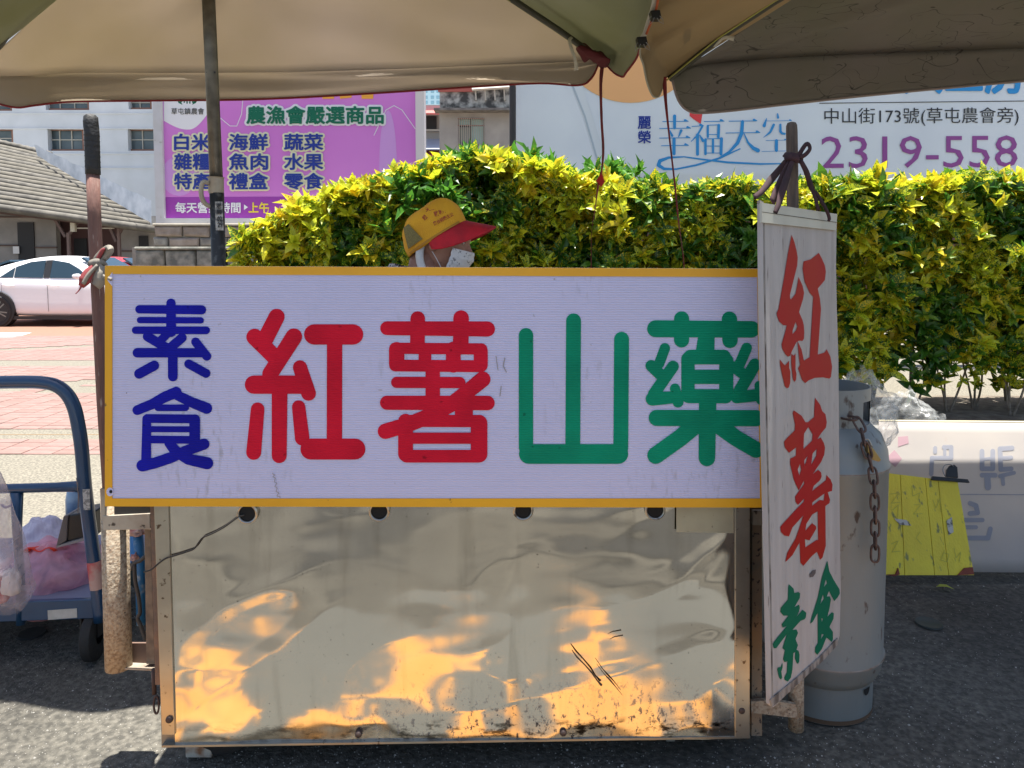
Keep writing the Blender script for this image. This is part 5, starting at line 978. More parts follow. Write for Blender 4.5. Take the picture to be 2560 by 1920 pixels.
band(t, [P(1974, 400, YB - .01), P(1960, 430, 1.820), P(1944, 470, 1.780), P(1930, 505, 1.750)], [.006, .012, .018, .020], bc, .03)
band(t, [P(2002, 402, YB - .01), P(2016, 430, YB), P(2026, 462, 1.870), P(2036, 488, 1.870), P(2046, 526, 1.870)], [.010, .013, .014, .008, .008], bc)
band(t, [P(2038, 478, 1.870), P(2052, 500, 1.880), P(2066, 525, 1.890), P(2073, 545, 1.900), P(2071, 553, 1.900)], [.007, .009, .008, .008, .006], bc)

# ================================================================ HANGING SIGN
hp = Plane(P(1903, 520, 1.70), P(1925, 1765, 1.70), P(2096, 1612, 1.98))
hs = thing('hanging_sign', 'narrow weathered white sign turned sideways with red and green brush characters', 'sign', hp.hit(1990, 1700))
hm = M('weathered white wood', (.43, .41, .40), .8, c2=(.35, .33, .32), sc=7, stretch=(5, 5, .35), fac=(.35, .7), bump=.35, bsc=60, dirt=(.13, .11, .10), dsc=38, dth=.67)
em_ = M('flaking grey edge', (.26, .24, .22), .85, c2=(.10, .085, .075), sc=34, stretch=(1, 1, .4), fac=(.46, .60), det=8, bump=.8, bsc=60)
out_ = [(1906, 509), (2092, 537), (2090, 660), (2092, 770), (2096, 900), (2099, 1250), (2102, 1480), (2099, 1590), (2092, 1613), (2060, 1650), (2000, 1705), (1950, 1752), (1934, 1768), (1928, 1762), (1921, 1400), (1914, 1100), (1909, 800), (1907, 640)]
pts = [hp.hit(x, y) for x, y in out_]; hn = hp.n
obj('board', MB().prism(pts, -hn * .013), [hm][0], hs)
lf_ = [(1907, 515), (1908, 640), (1910, 800), (1915, 1100), (1922, 1400), (1929, 1762)]
mb = MB(); L_ = [hp.hit(x, y) for x, y in lf_]
edge_pts = catmull(L_, 12); vs = []
for i, p in enumerate(edge_pts): j = .003 * noise.noise(Vector((i * .9, 0, 0))); s_ = (hp.hit(1950, 900) - hp.hit(1900, 900)).normalized(); vs += [p + s_ * .004 + hn * .003, p + s_ * .001 + hn * .001, p - s_ * (.000 + j * .4) - hn * .0135, p + s_ * .004 - hn * .015]
k_ = len(edge_pts); fs = [(4 * i + a, 4 * i + (a + 1) % 4, 4 * i + 4 + (a + 1) % 4, 4 * i + 4 + a) for i in range(k_ - 1) for a in range(4)] + [(0, 1, 2, 3), tuple(4 * (k_ - 1) + a for a in (3, 2, 1, 0))]
obj('edge_strip', MB().add(vs, fs), em_, hs)
obj('loose_edge_board', MB().prism([hp.hit(1900, 500, -.006), hp.hit(1909, 505, -.006), hp.hit(1912, 770, -.006), hp.hit(1903, 772, -.006)], -hn * .007), em_, hs)
def hstrip(q, lift, th, m_, name): return obj(name, MB().prism([hp.hit(a, b, lift) for a, b in q], -hn * th), m_, hs)
hstrip([(1905, 507), (2093, 535), (2091, 576), (1905, 556)], .007, .006, M('pale plastic top rail', (.47, .47, .40), .5, c2=(.40, .40, .34), sc=9, dirt=(.2, .18, .14), dsc=30), 'top_rail')
obj('seam_line', strokes(hp, [([(1906, 530), (2092, 556)], .7)], lift=.0085), gs, hs)
hstrip([(1926, 1750), (1990, 1697), (2050, 1643), (2095, 1595), (2094, 1612), (2060, 1650), (2000, 1705), (1950, 1752), (1931, 1768)], .004, .004, em_, 'lower_edge')
rv = M('faded red vinyl', (.34, .006, .010), .6, c2=(.33, .022, .008), sc=3, spec=.15); gvv = M('dark green vinyl', (.002, .12, .065), .6, spec=.15)
o6 = (1880, 570); o7 = (1880, 960); k7 = 3.458; o8 = (1880, 1380)
cA = traced(hp, Z(o6, k3, [(392, 68), (420, 140), (440, 220), (452, 290), (447, 370), (410, 520), (375, 660), (377, 695), (385, 705), (430, 650), (448, 560), (460, 483), (500, 570), (515, 640), (505, 700), (465, 830), (500, 910), (512, 960), (517, 1030), (513, 1095), (498, 1116), (465, 1112), (440, 1127), (395, 1215), (378, 1262), (355, 1271), (330, 1247), (300, 1195), (292, 1150), (318, 1060), (345, 962), (310, 960), (270, 925), (250, 880), (243, 840), (262, 800), (320, 470), (355, 250)]), [Z(o6, k3, [(430, 928), (448, 970), (435, 1010), (400, 1048), (402, 1010)])])
traced(hp, Z(o6, k3, [(275, 1298), (325, 1358), (368, 1310), (368, 1380), (380, 1420), (378, 1530), (365, 1575), (345, 1583), (325, 1565), (295, 1440), (278, 1350)]), mb=cA)
traced(hp, Z(o6, k3, [(388, 1240), (412, 1262), (430, 1238), (430, 1400), (440, 1440), (435, 1500), (420, 1520), (405, 1495), (388, 1350)]), mb=cA)
traced(hp, Z(o6, k3, [(660, 245), (690, 300), (720, 370), (730, 430), (720, 515), (650, 598), (672, 700), (682, 800), (650, 1250), (715, 1230), (738, 1198), (775, 1270), (792, 1370), (780, 1470), (765, 1488), (700, 1475), (620, 1480), (560, 1505), (525, 1532), (495, 1500), (455, 1385), (475, 1350), (465, 1290), (450, 1115), (490, 1200), (513, 1310), (570, 1275), (605, 680), (570, 640), (520, 530), (500, 400), (510, 330), (580, 310)]), mb=cA)
obj('character', cA, rv, hs)
cB = traced(hp, Z(o7, k7, [(545, 118), (590, 180), (608, 235), (635, 260), (647, 330), (640, 375), (595, 430), (565, 478), (595, 462), (622, 510), (632, 550), (625, 610), (600, 670), (525, 780), (572, 742), (598, 765), (602, 800), (590, 830), (535, 880), (520, 925), (640, 830), (645, 787), (680, 825), (697, 870), (692, 925), (655, 935), (675, 1000), (670, 1030), (635, 1055), (638, 1400), (610, 1500), (590, 1520), (562, 1450), (520, 1485), (445, 1572), (420, 1545), (412, 1370), (350, 1480), (300, 1530), (288, 1538), (305, 1460), (380, 1330), (445, 1135), (350, 1240), (320, 1318), (280, 1310), (250, 1280), (245, 1235), (265, 1210), (380, 1085), (445, 1020), (452, 990), (400, 1045), (378, 1020), (372, 975), (400, 935), (452, 862), (450, 835), (405, 920), (380, 870), (360, 820), (330, 690), (332, 645), (380, 620), (382, 548), (320, 595), (285, 550), (277, 500), (300, 470), (370, 400), (372, 350), (352, 250), (362, 228), (430, 275), (462, 330), (485, 330), (538, 285), (540, 200)]),
             [Z(o7, k7, h) for h in ([(487, 372), (525, 435), (520, 490), (445, 562), (450, 430)], [(560, 560), (555, 620), (512, 700), (525, 600)], [(483, 620), (455, 710), (452, 660)], [(415, 690), (425, 740), (410, 792), (395, 740)], [(628, 945), (620, 1008), (585, 1002), (520, 1053), (524, 1022)], [(568, 1100), (573, 1348), (555, 1350), (462, 1412), (458, 1342), (497, 1352), (557, 1250), (553, 1228), (520, 1203), (462, 1268), (470, 1210), (520, 1130)])])
obj('character', cB, rv, hs)
cC = traced(hp, Z(o8, k3, [(365, 318), (410, 360), (420, 405), (460, 395), (477, 410), (472, 455), (420, 545), (465, 520), (473, 550), (465, 590), (440, 640), (500, 570), (537, 600), (532, 645), (520, 665), (480, 680), (400, 770), (440, 765), (455, 800), (430, 860), (455, 920), (440, 965), (460, 975), (470, 1010), (468, 1080), (455, 1105), (440, 1095), (425, 1050), (428, 985), (410, 1000), (400, 1160), (385, 1240), (355, 1280), (325, 1265), (320, 1240), (345, 1190), (350, 1080), (320, 1088), (308, 1060), (325, 970), (302, 950), (320, 890), (345, 810), (240, 950), (215, 950), (205, 910), (215, 890), (345, 730), (305, 748), (292, 715), (360, 630), (310, 628), (280, 590), (285, 550), (355, 470), (358, 350)]))
traced(hp, Z(o8, k3, [(303, 1092), (303, 1140), (290, 1180), (298, 1240), (288, 1260), (270, 1245), (250, 1160), (258, 1140), (285, 1135)]), mb=cC)
obj('character', cC, gvv, hs)
cD = traced(hp, Z(o8, k3, [(745, 88), (765, 190), (810, 280), (865, 370), (868, 410), (845, 450), (812, 485), (760, 385), (740, 440), (770, 438), (780, 470), (765, 560), (745, 640), (790, 595), (808, 605), (805, 660), (765, 740), (800, 790), (800, 860), (788, 888), (735, 845), (690, 960), (645, 1015), (622, 990), (625, 940), (650, 900), (650, 600), (600, 690), (575, 708), (590, 640), (650, 450), (690, 250), (735, 110)]), [Z(o8, k3, h) for h in ([(730, 270), (740, 310), (710, 345)], [(700, 420), (710, 460), (675, 515)], [(686, 655), (702, 660), (690, 692)], [(690, 810), (710, 815), (680, 862)])])
obj('character', cD, gvv, hs)
obj('dirt_spot', traced(hp, Z(o8, k3, [(568, 215), (600, 180), (632, 172), (628, 210), (605, 245), (570, 250)])), M('mud spot', (.09, .075, .075), .8), hs)

# ================================================================ GAS CYLINDER
cyl_m = M('grey painted cylinder', (.20, .222, .222), .45, c2=(.155, .172, .168), sc=3.2, det=8, stretch=(1, 1, .5), fac=(.35, .68), bump=.25, bsc=14, dirt=(.06, .045, .04), dsc=30, dth=.64)
CY = 2.22; cc = Vector((P(2052, 1500, CY).x, CY, 0))
cyl = thing('gas_cylinder', 'grey steel gas cylinder with foot ring and chained valve guard beside the cart', 'gas cylinder', cc)
zt = lambda py: P(2052, py, CY).z
rad = .176
zb_, ztop = .135, zt(1150); prof = [(.10, .09), (.135, .095), (.158, .11), (.171, .135), (rad, .165), (rad + .0035, .172), (rad + .0035, .182), (rad, .188), (rad, ztop - .004), (rad + .004, ztop), (rad + .004, ztop + .01), (rad, ztop + .014), (rad - .004, ztop + .05), (rad - .022, ztop + .095), (rad - .055, ztop + .125), (.06, ztop + .145), (0, ztop + .15)]
obj('body', MB().lathe(prof, cc, 72), cyl_m, cyl, smooth='all')
wm = M('rusty weld', (.16, .11, .08), .8, c2=(.28, .27, .26), sc=20)
for z in (ztop + .005, .177): obj('weld_seam', MB().lathe([(rad + .003, z - .003), (rad + .0055, z), (rad + .003, z + .003)], cc, 72), wm, cyl, smooth='all')
ft = obj('foot_ring', MB().lathe([(.146, .0), (.151, .0), (.151, .115), (.146, .115)], cc, 64), cyl_m, cyl, smooth=True)
a = -pi / 2 + .62; d = Vector((cos(a), sin(a), 0)); tx = Vector((-sin(a), cos(a), 0))
obj('foot_opening', MB().add([cc + d * .1525 + Vector((0, 0, .098)) + tx * (.016 * cos(t_)) + Vector((0, 0, .022 * -abs(sin(t_)))) for t_ in np.linspace(0, pi, 12)], [tuple(range(12))]), dark_h, ft)
obj('foot_rust', MB().lathe([(.152, .001), (.1522, .014)], cc, 64), M('foot rust', (.10, .06, .035), .9), ft, smooth=True)
# valve guard: upright collar with windows
def collar(parts, par, r_=.122):
    mb = MB()
    for (a0, a1, z0, z1) in parts: mb.lathe([(r_, z0), (r_, z1), (r_ - .004, z1), (r_ - .004, z0), (r_, z0)], cc, max(3, int((a1 - a0) * 12)), a0=a0, a1=a1)
    return obj('valve_guard', mb, cyl_m, par, smooth=True)
z0 = ztop + .10; gA, gB, gC, gD = zt(1097), zt(1047), zt(990), zt(960)
# lathe axis z: x = ax cross Y, so angle 0 points to -X; use guard panels facing the camera
collar([(0, 2 * pi, gC, gD), (0, 2 * pi, gA, gB), (0, .5, gB, gC), (1.3, 2.12, gB, gC), (2.84, 4.1, gB, gC), (4.9, 2 * pi, gB, gC)], cyl)
obj('valve', MB().lathe([(0, z0 + .11), (.03, z0 + .11), (.032, z0 + .09), (.016, z0 + .085), (.014, z0 + .02), (.022, z0 + .015), (.022, z0 - .03)], cc, 20), M('brass valve', (.45, .32, .12), .4, .9), cyl, smooth=True)

# chain of single links and a padlock
chm = M('rusty iron chain', (.075, .05, .045), .6, .6, c2=(.15, .10, .085), sc=40)
cpts = [(2110, 1044), (2137, 1048), (2152, 1070), (2160, 1105), (2172, 1142), (2182, 1185), (2186, 1222), (2187, 1258), (2188, 1295), (2188, 1332), (2188, 1370), (2187, 1400)]
chY = [2.10, 2.07, 2.05, 2.035, 2.03, 2.025, 2.02, 2.02, 2.02, 2.02, 2.02, 2.02]
chain = thing('chain', 'rusty iron chain hanging from the gas cylinder valve guard', 'chain', P(2187, 1400, 2.02))
cps = [P(x, y, Y) for (x, y), Y in zip(cpts, chY)]; dense = catmull(cps, 12); acc = [0]
for i in range(1, len(dense)): acc.append(acc[-1] + (dense[i] - dense[i - 1]).length)
total = acc[-1]; NL = 12
def at(s):
    for i in range(1, len(acc)):
        if acc[i] >= s: f = (s - acc[i - 1]) / (acc[i] - acc[i - 1]); return dense[i - 1].lerp(dense[i], f)
    return dense[-1]
for i in range(NL):
    a = at(total * (i + .5) / NL); t = (at(min(total, total * (i + 1) / NL)) - at(total * i / NL)).normalized(); s1 = t.cross(Vector((0, 1, 0))).normalized(); s2 = t.cross(s1)
    s_ = s1 * .95 + s2 * .3 if i % 2 else s2 * .95 - s1 * .25
    s_.normalize(); hl = total / NL * .66; hw = .0105; loop = []
    for q in range(16):
        an = q / 16 * 2 * pi; loop.append(a + t * (hl * (abs(cos(an)) ** .6) * (1 if cos(an) > 0 else -1)) + s_ * (hw * (abs(sin(an)) ** .7) * (1 if sin(an) > 0 else -1)))
    obj('chain_link', MB().tube(loop + [loop[0]], .0034, 7, cap=False), chm, chain, smooth='all')
pk = thing('padlock', 'small brass padlock hanging on the gas cylinder chain', 'padlock', P(2192, 1150, 2.02)); bm_ = M('tarnished brass', (.30, .22, .09), .4, .8)
obj('lock_body', MB().prism([P(2168, 1106, 2.03), P(2186, 1124, 2.03), P(2204, 1150, 2.03), P(2198, 1155, 2.03), P(2182, 1150, 2.03), P(2170, 1130, 2.03)], (0, .022, 0)), bm_, pk, bevel=.002)
obj('shackle', MB().tube(catmull([P(2180, 1118, 2.04), P(2170, 1098, 2.04), P(2160, 1102, 2.04), P(2170, 1122, 2.04)], 4), .003, 8), M('shackle steel', (.3, .3, .3), .3, .9), pk, smooth='all')
# ================================================================ LEANING BOARDS AT RIGHT
wbm = M('milky translucent board', (.66, .62, .58), .4, c2=(.58, .55, .53), sc=2.4, trans=.55, dirt=(.55, .40, .33), dsc=3.5, dth=.62)
b0, b1 = P(2200, 1428, 3.04), P(2900, 1434, 3.04); t0, t1 = P(2197, 1052, 3.40), P(2900, 1058, 3.40)
lbp = Plane(b0, b1, t0)
lb_ = thing('leaning_board', 'milky white plastic board leaning at the hedge, reversed grey print showing through', 'board', (2.2, 3.3, 0))
def lboard(u, v):
    p = b0.lerp(b1, u).lerp(t0.lerp(t1, u), v); return p
mb = MB().grid(lboard, 40, 12); obj('sheet', mb, wbm, lb_, smooth='all', solid=.005)
gp_ = M('ghost print', (.34, .35, .40), .6, trans=.4); rp_ = M('ghost red print', (.50, .33, .37), .6, trans=.4)
for g_ in ([([(2338, 1120), (2338, 1130)], 5), ([(2360, 1118), (2378, 1118), (2378, 1145), (2330, 1145), (2328, 1185)], 5.5), ([(2362, 1122), (2362, 1136)], 4)], [([(2455, 1128), (2455, 1172), (2482, 1172), (2482, 1128)], 6), ([(2460, 1148), (2478, 1146)], 4), ([(2500, 1122), (2530, 1120)], 6), ([(2500, 1124), (2502, 1174), (2528, 1172)], 6), ([(2502, 1146), (2528, 1144)], 5), ([(2455, 1188), (2488, 1188)], 6), ([(2468, 1190), (2470, 1218)], 8), ([(2500, 1190), (2535, 1182)], 5), ([(2506, 1190), (2508, 1210)], 5)], [([(2425, 1258), (2440, 1264), (2444, 1282), (2425, 1284)], 6), ([(2412, 1300), (2456, 1300)], 5.5), ([(2412, 1318), (2440, 1318)], 5), ([(2412, 1345), (2470, 1345), (2476, 1322)], 6), ([(2412, 1345), (2414, 1350)], 5)]): obj('ghost_character', strokes(lbp, g_, lift=.0045), gp_, lb_)
obj('ghost_mark', traced(lbp, [(2236, 1125), (2255, 1147), (2238, 1168), (2215, 1145)], lift=.0045), rp_, lb_)
obj('ghost_mark', traced(lbp, [(2245, 1092), (2270, 1090), (2272, 1108), (2245, 1117)], lift=.0045), rp_, lb_)
obj('rule_line', strokes(lbp, [([(2400, 1236), (2860, 1238)], 1.2)], lift=.0045), gp_, lb_)
obj('edge_tape', MB().tube([t0, t1], .005, 6), M('yellowed edge', (.66, .60, .42), .5), lb_)
# yellow plank board
yp = Plane(P(2215, 1436, 2.94), P(2430, 1438, 2.94), P(2216, 1184, 3.10))
yb = thing('yellow_board', 'yellow painted plank board with faded handwriting leaning on the milky board', 'board', (1.6, 3.05, 0))
ym = M('faded yellow paint', (.76, .64, .04), .6, c2=(.66, .54, .04), sc=6, stretch=(3, 3, .5), fac=(.3, .7), bump=.25, bsc=50, dirt=(.24, .24, .07), dsc=13, dth=.60)
edges = [((2215, 2213), (2264, 2262)), ((2266, 2264), (2312, 2346 - 16)), ]
tops = [2215, 2251, 2313, 2345, 2395]; bots = [2213, 2262, 2337, 2372, 2436]
ty = lambda x: 1182 + (x - 2215) / 180 * 22
for i in range(4):
    q = [(tops[i] + .6, ty(tops[i])), (tops[i + 1] - .6, ty(tops[i + 1])), (bots[i + 1] - .6, 1438), (bots[i] + .6, 1438)]
    obj('plank', MB().prism([yp.hit(a, b, .012 + .0007 * (i % 2)) for a, b in q], -yp.n * .012), ym, yb, bevel=.001)
fw = M('faded marker', (.50, .46, .07), .8)
for g_ in [([(2226, 1235), (2248, 1232), (2228, 1258), (2250, 1256)], 1.4), ([(2232, 1275), (2246, 1262), (2244, 1300)], 1.4), ([(2280, 1215), (2282, 1240), (2300, 1232), (2296, 1250)], 1.3), ([(2285, 1262), (2302, 1262), (2284, 1285), (2306, 1284)], 1.3), ([(2332, 1250), (2340, 1270), (2350, 1246), (2352, 1280)], 1.3), ([(2228, 1360), (2246, 1352), (2230, 1380), (2250, 1378)], 1.3), ([(2362, 1375), (2352, 1400), (2368, 1405), (2372, 1385), (2360, 1382)], 1.3), ([(2385, 1370), (2390, 1395), (2402, 1380), (2398, 1405)], 1.3), ([(2300, 1330), (2290, 1345), (2304, 1360)], 1.2)]: obj('faded_writing', strokes(yp, [(g_[0], .85)], lift=.0145), fw, yb)
tp = M('peeling tape', (.48, .48, .44), .7, c2=(.12, .12, .11), sc=60, fac=(.5, .6))
for q in (((2235, 1296), (2266, 1300), (2279, 1314), (2250, 1312)), ((2366, 1302), (2380, 1292), (2384, 1330), (2372, 1338))): obj('tape_scrap', MB().prism([yp.hit(a, b, .016) for a, b in q], -yp.n * .001), tp, yb)
rf = M('rust red feet', (.20, .05, .03), .8)
for q in (((2213, 1436), (2238, 1440), (2246, 1420), (2250, 1436)), ((2395, 1438), (2412, 1420), (2432, 1418), (2436, 1436))): obj('foot', MB().prism([yp.hit(a, b, .02) for a, b in q], -yp.n * .03), rf, yb)
t = thing('bulldog_clip', 'black bulldog clip gripping the top edge of the yellow board', 'clip', P(2370, 1200, 3.14)); cm = M('black clip metal', (.018, .018, .018), .4, .3)
obj('clip_jaw', MB().prism([yp.hit(a, b, .026) for a, b in ((2332, 1190), (2420, 1198), (2425, 1207), (2330, 1200))], -yp.n * .012), cm, t, bevel=.0015)
obj('clip_back', MB().prism([yp.hit(a, b, .024) for a, b in ((2365, 1192), (2367, 1174), (2374, 1164), (2386, 1161), (2394, 1168), (2396, 1195))], -yp.n * .01), cm, t, bevel=.002)
obj('clip_loop', MB().tube(catmull([yp.hit(a, b, .03) for a, b in ((2362, 1190), (2357, 1175), (2362, 1163), (2376, 1161), (2384, 1166))], 4), .0022, 6), M('clip wire steel', (.25, .25, .25), .3, .9), t, smooth='all')

# thin plastic bags
def clear(name, c, op, rough=.18):
    m = bpy.data.materials.new(name); m.use_nodes = True; n = m.node_tree.nodes; l = m.node_tree.links; b = n['Principled BSDF']; b.inputs['Base Color'].default_value = (*c, 1); b.inputs['Roughness'].default_value = rough; b.inputs['Specular IOR Level'].default_value = .8
    tr = n.new('ShaderNodeBsdfTransparent'); tl_ = n.new('ShaderNodeBsdfTranslucent'); tl_.inputs[0].default_value = (*c, 1); m1 = n.new('ShaderNodeMixShader'); m1.inputs[0].default_value = .45; l.new(b.outputs[0], m1.inputs[1]); l.new(tl_.outputs[0], m1.inputs[2])
    mx = n.new('ShaderNodeMixShader'); tc = n.new('ShaderNodeTexCoord'); t = n.new('ShaderNodeTexNoise'); t.inputs['Scale'].default_value = 9; t.inputs['Detail'].default_value = 5; t.inputs['Distortion'].default_value = 1.5; l.new(tc.outputs['Object'], t.inputs[0])
    r = n.new('ShaderNodeMapRange'); r.inputs[1].default_value = .35; r.inputs[2].default_value = .7; r.inputs[3].default_value = max(0, op - .2); r.inputs[4].default_value = min(1, op + .25); l.new(t.outputs[0], r.inputs[0])
    l.new(r.outputs[0], mx.inputs[0]); l.new(tr.outputs[0], mx.inputs[1]); l.new(m1.outputs[0], mx.inputs[2]); l.new(mx.outputs[0], n['Material Output'].inputs[0])
    bp = n.new('ShaderNodeBump'); bp.inputs['Strength'].default_value = .7; bp.inputs['Distance'].default_value = .02; l.new(t.outputs[0], bp.inputs['Height']); l.new(bp.outputs[0], b.inputs['Normal']); return m
def bag_mesh(c, r3, top_pinch, seed, crumple=.18, n1=56, n2=36, drop=0.):
    c = Vector(c)
    def fn(u, v):
        th = u * 2 * pi; ph = (v - .5) * pi; x, y, z = cos(th) * cos(ph), sin(th) * cos(ph), sin(ph)
        q = Vector((x, y, z)); k = 1 + crumple * noise.noise(q * 2.1 + Vector((seed, 0, 0))) + crumple * .6 * noise.noise(q * 5.3 + Vector((0, seed, 0))) + crumple * .35 * abs(noise.noise(q * 11 + Vector((0, 0, seed))))
        f = 1.0
        if z > 0: f = 1 - top_pinch * z * z
        zz = z if z > -.6 else -.6 + (z + .6) * .35
        return Vector((c.x + x * r3[0] * k * f, c.y + y * r3[1] * k * f, c.z + zz * r3[2] * (k if z > 0 else 1)))
    return MB().grid(fn, n1, n2)
clr = clear('clear plastic film', (.62, .64, .64), .16)
tag(obj('clear_plastic_bag', bag_mesh(P(2150, 1040, 2.9), (.13, .14, .17), .35, 3., .3), clr, smooth='all'), 'crumpled clear plastic bag standing behind the gas cylinder valve guard', 'plastic bag')
tag(obj('clear_plastic_bag', bag_mesh(P(2265, 1060, 3.75), (.16, .14, .16), .45, 8., .3), clr, smooth='all'), 'thin clear plastic bag behind the top edge of the milky board', 'plastic bag')
t = thing('foam_crate', 'white foam crate with red base behind the padlock, under the clear bags', 'crate', (1.55, 2.95, 0))
a = P(2130, 1150, 2.85); b = P(2198, 1085, 2.85)
obj('crate_body', MB().box((a.x, 2.9, 0), (b.x + .02, 3.15, a.z)), M('red crate plastic', (.45, .03, .02), .5), t, bevel=.01); obj('crate_lid', MB().box((a.x - .01, 2.89, a.z), (b.x + .02, 3.2, b.z)), M('white foam', (.75, .72, .68), .8), t, bevel=.008)

# ================================================================ HAND TRUCK AT LEFT
bl_m = M('dark blue painted tube', (.012, .055, .13), .3, c2=(.010, .04, .10), sc=9, coat=.3)
HT = 2.40; ht = thing('hand_truck', 'dark blue platform hand truck with tubular handle loaded with plastic bags', 'hand truck', (-1.6, 2.5, 0))
rt = .0215
hpts = [P(252, 1552, HT), P(240, 1440, HT), P(222, 1300, HT), P(212, 1215, HT), P(204, 1120, HT), P(195, 1060, HT), P(185, 1018, HT), P(168, 986, HT), P(142, 965, HT), P(110, 957, HT), P(60, 955, HT), P(-60, 957, HT), P(-260, 962, HT)]
obj('handle_frame', MB().tube(catmull(hpts, 5) + [P(-330, 975, HT), P(-372, 1030, HT), P(-380, 1552, HT)], rt, 18), bl_m, ht, smooth='all')
obj('crossbar', MB().tube([P(-370, 1232, HT), P(0, 1222, HT), P(140, 1218, HT), P(190, 1216, HT), P(205, 1218, HT)], [.0155, .0155, .0155, .018, .02], 14), bl_m, ht, smooth='all')
obj('upright', MB().tube([P(42, 1230, HT), P(43, 1330, HT), P(52, 1470, HT), P(52, 1560, HT)], [.019, .014, .014, .014], 12), bl_m, ht, smooth='all')
da, db = P(-400, 1548, HT), P(250, 1512, HT)
obj('deck_edge', MB().prism([P(-400, 1520, HT - .01), P(250, 1498, HT - .01), P(250, 1546, HT - .01), P(-400, 1570, HT - .01)], (0, .02, 0)), bl_m, ht, bevel=.003)
obj('deck', MB().prism([P(-400, 1522, HT + .011), P(250, 1500, HT + .011), P(250, 1510, HT + .011), P(-400, 1532, HT + .011)], (0, .62, 0)), M('purple grey deck mat', (.20, .21, .30), .7), ht)
obj('deck_label', MB().prism([P(119, 1526, HT - .012), P(192, 1521, HT - .012), P(193, 1544, HT - .012), P(120, 1550, HT - .012)], (0, .001, 0)), M('worn silver label', (.50, .49, .46), .6, c2=(.42, .41, .38), sc=40), ht)
hlp = Plane(P(206, 1224, HT - .0235), P(224, 1224, HT - .0235), P(209, 1275, HT - .0235))
obj('tube_label', MB().prism([hlp.hit(a, b, .0) for a, b in ((206, 1224), (223, 1223), (225, 1275), (209, 1275))], (0, .004, 0)), M('grey printed label', (.42, .42, .40), .6, c2=(.18, .18, .18), sc=120, fac=(.48, .56)), ht)
obj('red_label', MB().tube([P(235.5, 1402, HT), P(244, 1470, HT)], rt + .0012, 18), M('scuffed red label', (.50, .06, .07), .6, c2=(.52, .33, .28), sc=14, fac=(.4, .55)), ht, smooth=True)
for (x, y) in ((236, HT + .03), (236, HT + .52)):
    wc = Vector((P(x, 1600, y).x, y, .085)); wh = obj('wheel', MB().lathe([(.03, .018), (.07, .022), (.083, .014), (.085, 0), (.083, -.014), (.07, -.022), (.03, -.018)], wc, 32, ax=(1, .15, 0)), tyre_m, ht, smooth=True)
    obj('wheel_fork', MB().box((wc.x - .03, wc.y - .03, .09), (wc.x - .024, wc.y + .03, P(100, 1548, HT).z)), blackp, wh); obj('wheel_fork', MB().box((wc.x + .024, wc.y - .03, .09), (wc.x + .03, wc.y + .03, P(100, 1548, HT).z)), blackp, wh)
for x in (-340,):
    wc = Vector((P(x, 1600, HT).x, HT + .04, .085)); obj('wheel', MB().lathe([(.03, .018), (.07, .022), (.083, .014), (.085, 0), (.083, -.014), (.07, -.022), (.03, -.018)], wc, 32, ax=(1, .15, 0)), tyre_m, ht, smooth=True)
cordm = M('grimy string', (.25, .19, .16), .9)
tag(obj('string', MB().tube([P(191, 1195, HT - .02), P(193, 1208, HT - .025), P(196, 1240, HT - .02), P(195, 1283, HT)], .0014, 5), cordm), 'thin grimy string hanging from the blue crossbar', 'string')
bgm = clear('milky pink bag film', (.86, .46, .56), .74, .3)
tag(obj('pink_plastic_bag', bag_mesh(P(135, 1452, 2.62), (.20, .17, .135), .15, 5.2, .20), bgm, smooth='all'), 'milky pink plastic bag of goods resting on the blue hand truck deck', 'plastic bag')
tag(obj('red_cloth', MB().grid(lambda u, v: P(55 + 80 * u, 1382 + 22 * v - 10 * sin(3 * u), 2.56) + Vector((0, .1 * v, .01 * sin(9 * u))), 16, 6), M('bright red cloth piece', (.75, .05, .02), .7), smooth='all', solid=.004), 'bright red cloth edge showing above the pink bag on the hand truck', 'cloth')
tag(obj('pink_sheet', MB().grid(lambda u, v: P(90 + 150 * u, 1390 - 78 * u * (1 - v * .1) + 40 * v, 2.86) + Vector((0, -.12 * v, .02 * noise.noise(Vector((u * 5, v * 5, 1))))), 24, 14), M('pink plastic sheet', (.80, .30, .42), .45, c2=(.75, .38, .48), sc=6, trans=.3), smooth='all', solid=.003), 'pink plastic sheet propped behind the black box on the hand truck', 'plastic sheet')
tag(obj('white_plastic_sack', bag_mesh(P(108, 1372, 2.95), (.11, .1, .13), .1, 7.7, .16), M('milky sack', (.66, .62, .72), .5, c2=(.55, .50, .62), sc=30, stretch=(4, 4, .4), trans=.2), smooth='all'), 'milky white pleated plastic sack behind the blue upright on the hand truck', 'plastic sack')
t = thing('black_box', 'small black plastic box with a sloping side lying on the pink bag', 'box', P(190, 1360, 2.6))
obj('box_body', MB().prism([P(170, 1288, 2.58), P(238, 1276, 2.58), P(240, 1340, 2.58), P(166, 1355, 2.58)], (0, .10, 0)), M('black plastic', (.016, .016, .017), .4), t, bevel=.006)
obj('box_side', MB().prism([P(158, 1290, 2.57), P(170, 1288, 2.575), P(166, 1352, 2.575), P(139, 1368, 2.57)], (0, .10, 0)), M('brown grey side', (.16, .14, .13), .5), t, bevel=.003)
obj('box_base', MB().prism([P(140, 1370, 2.565), P(212, 1352, 2.565), P(212, 1345, 2.565), P(142, 1365, 2.565)], (0, .10, 0)), M('grey base', (.30, .28, .27), .6), t)
clb = clear('hanging clear bag film', (.60, .52, .55), .40, .10)
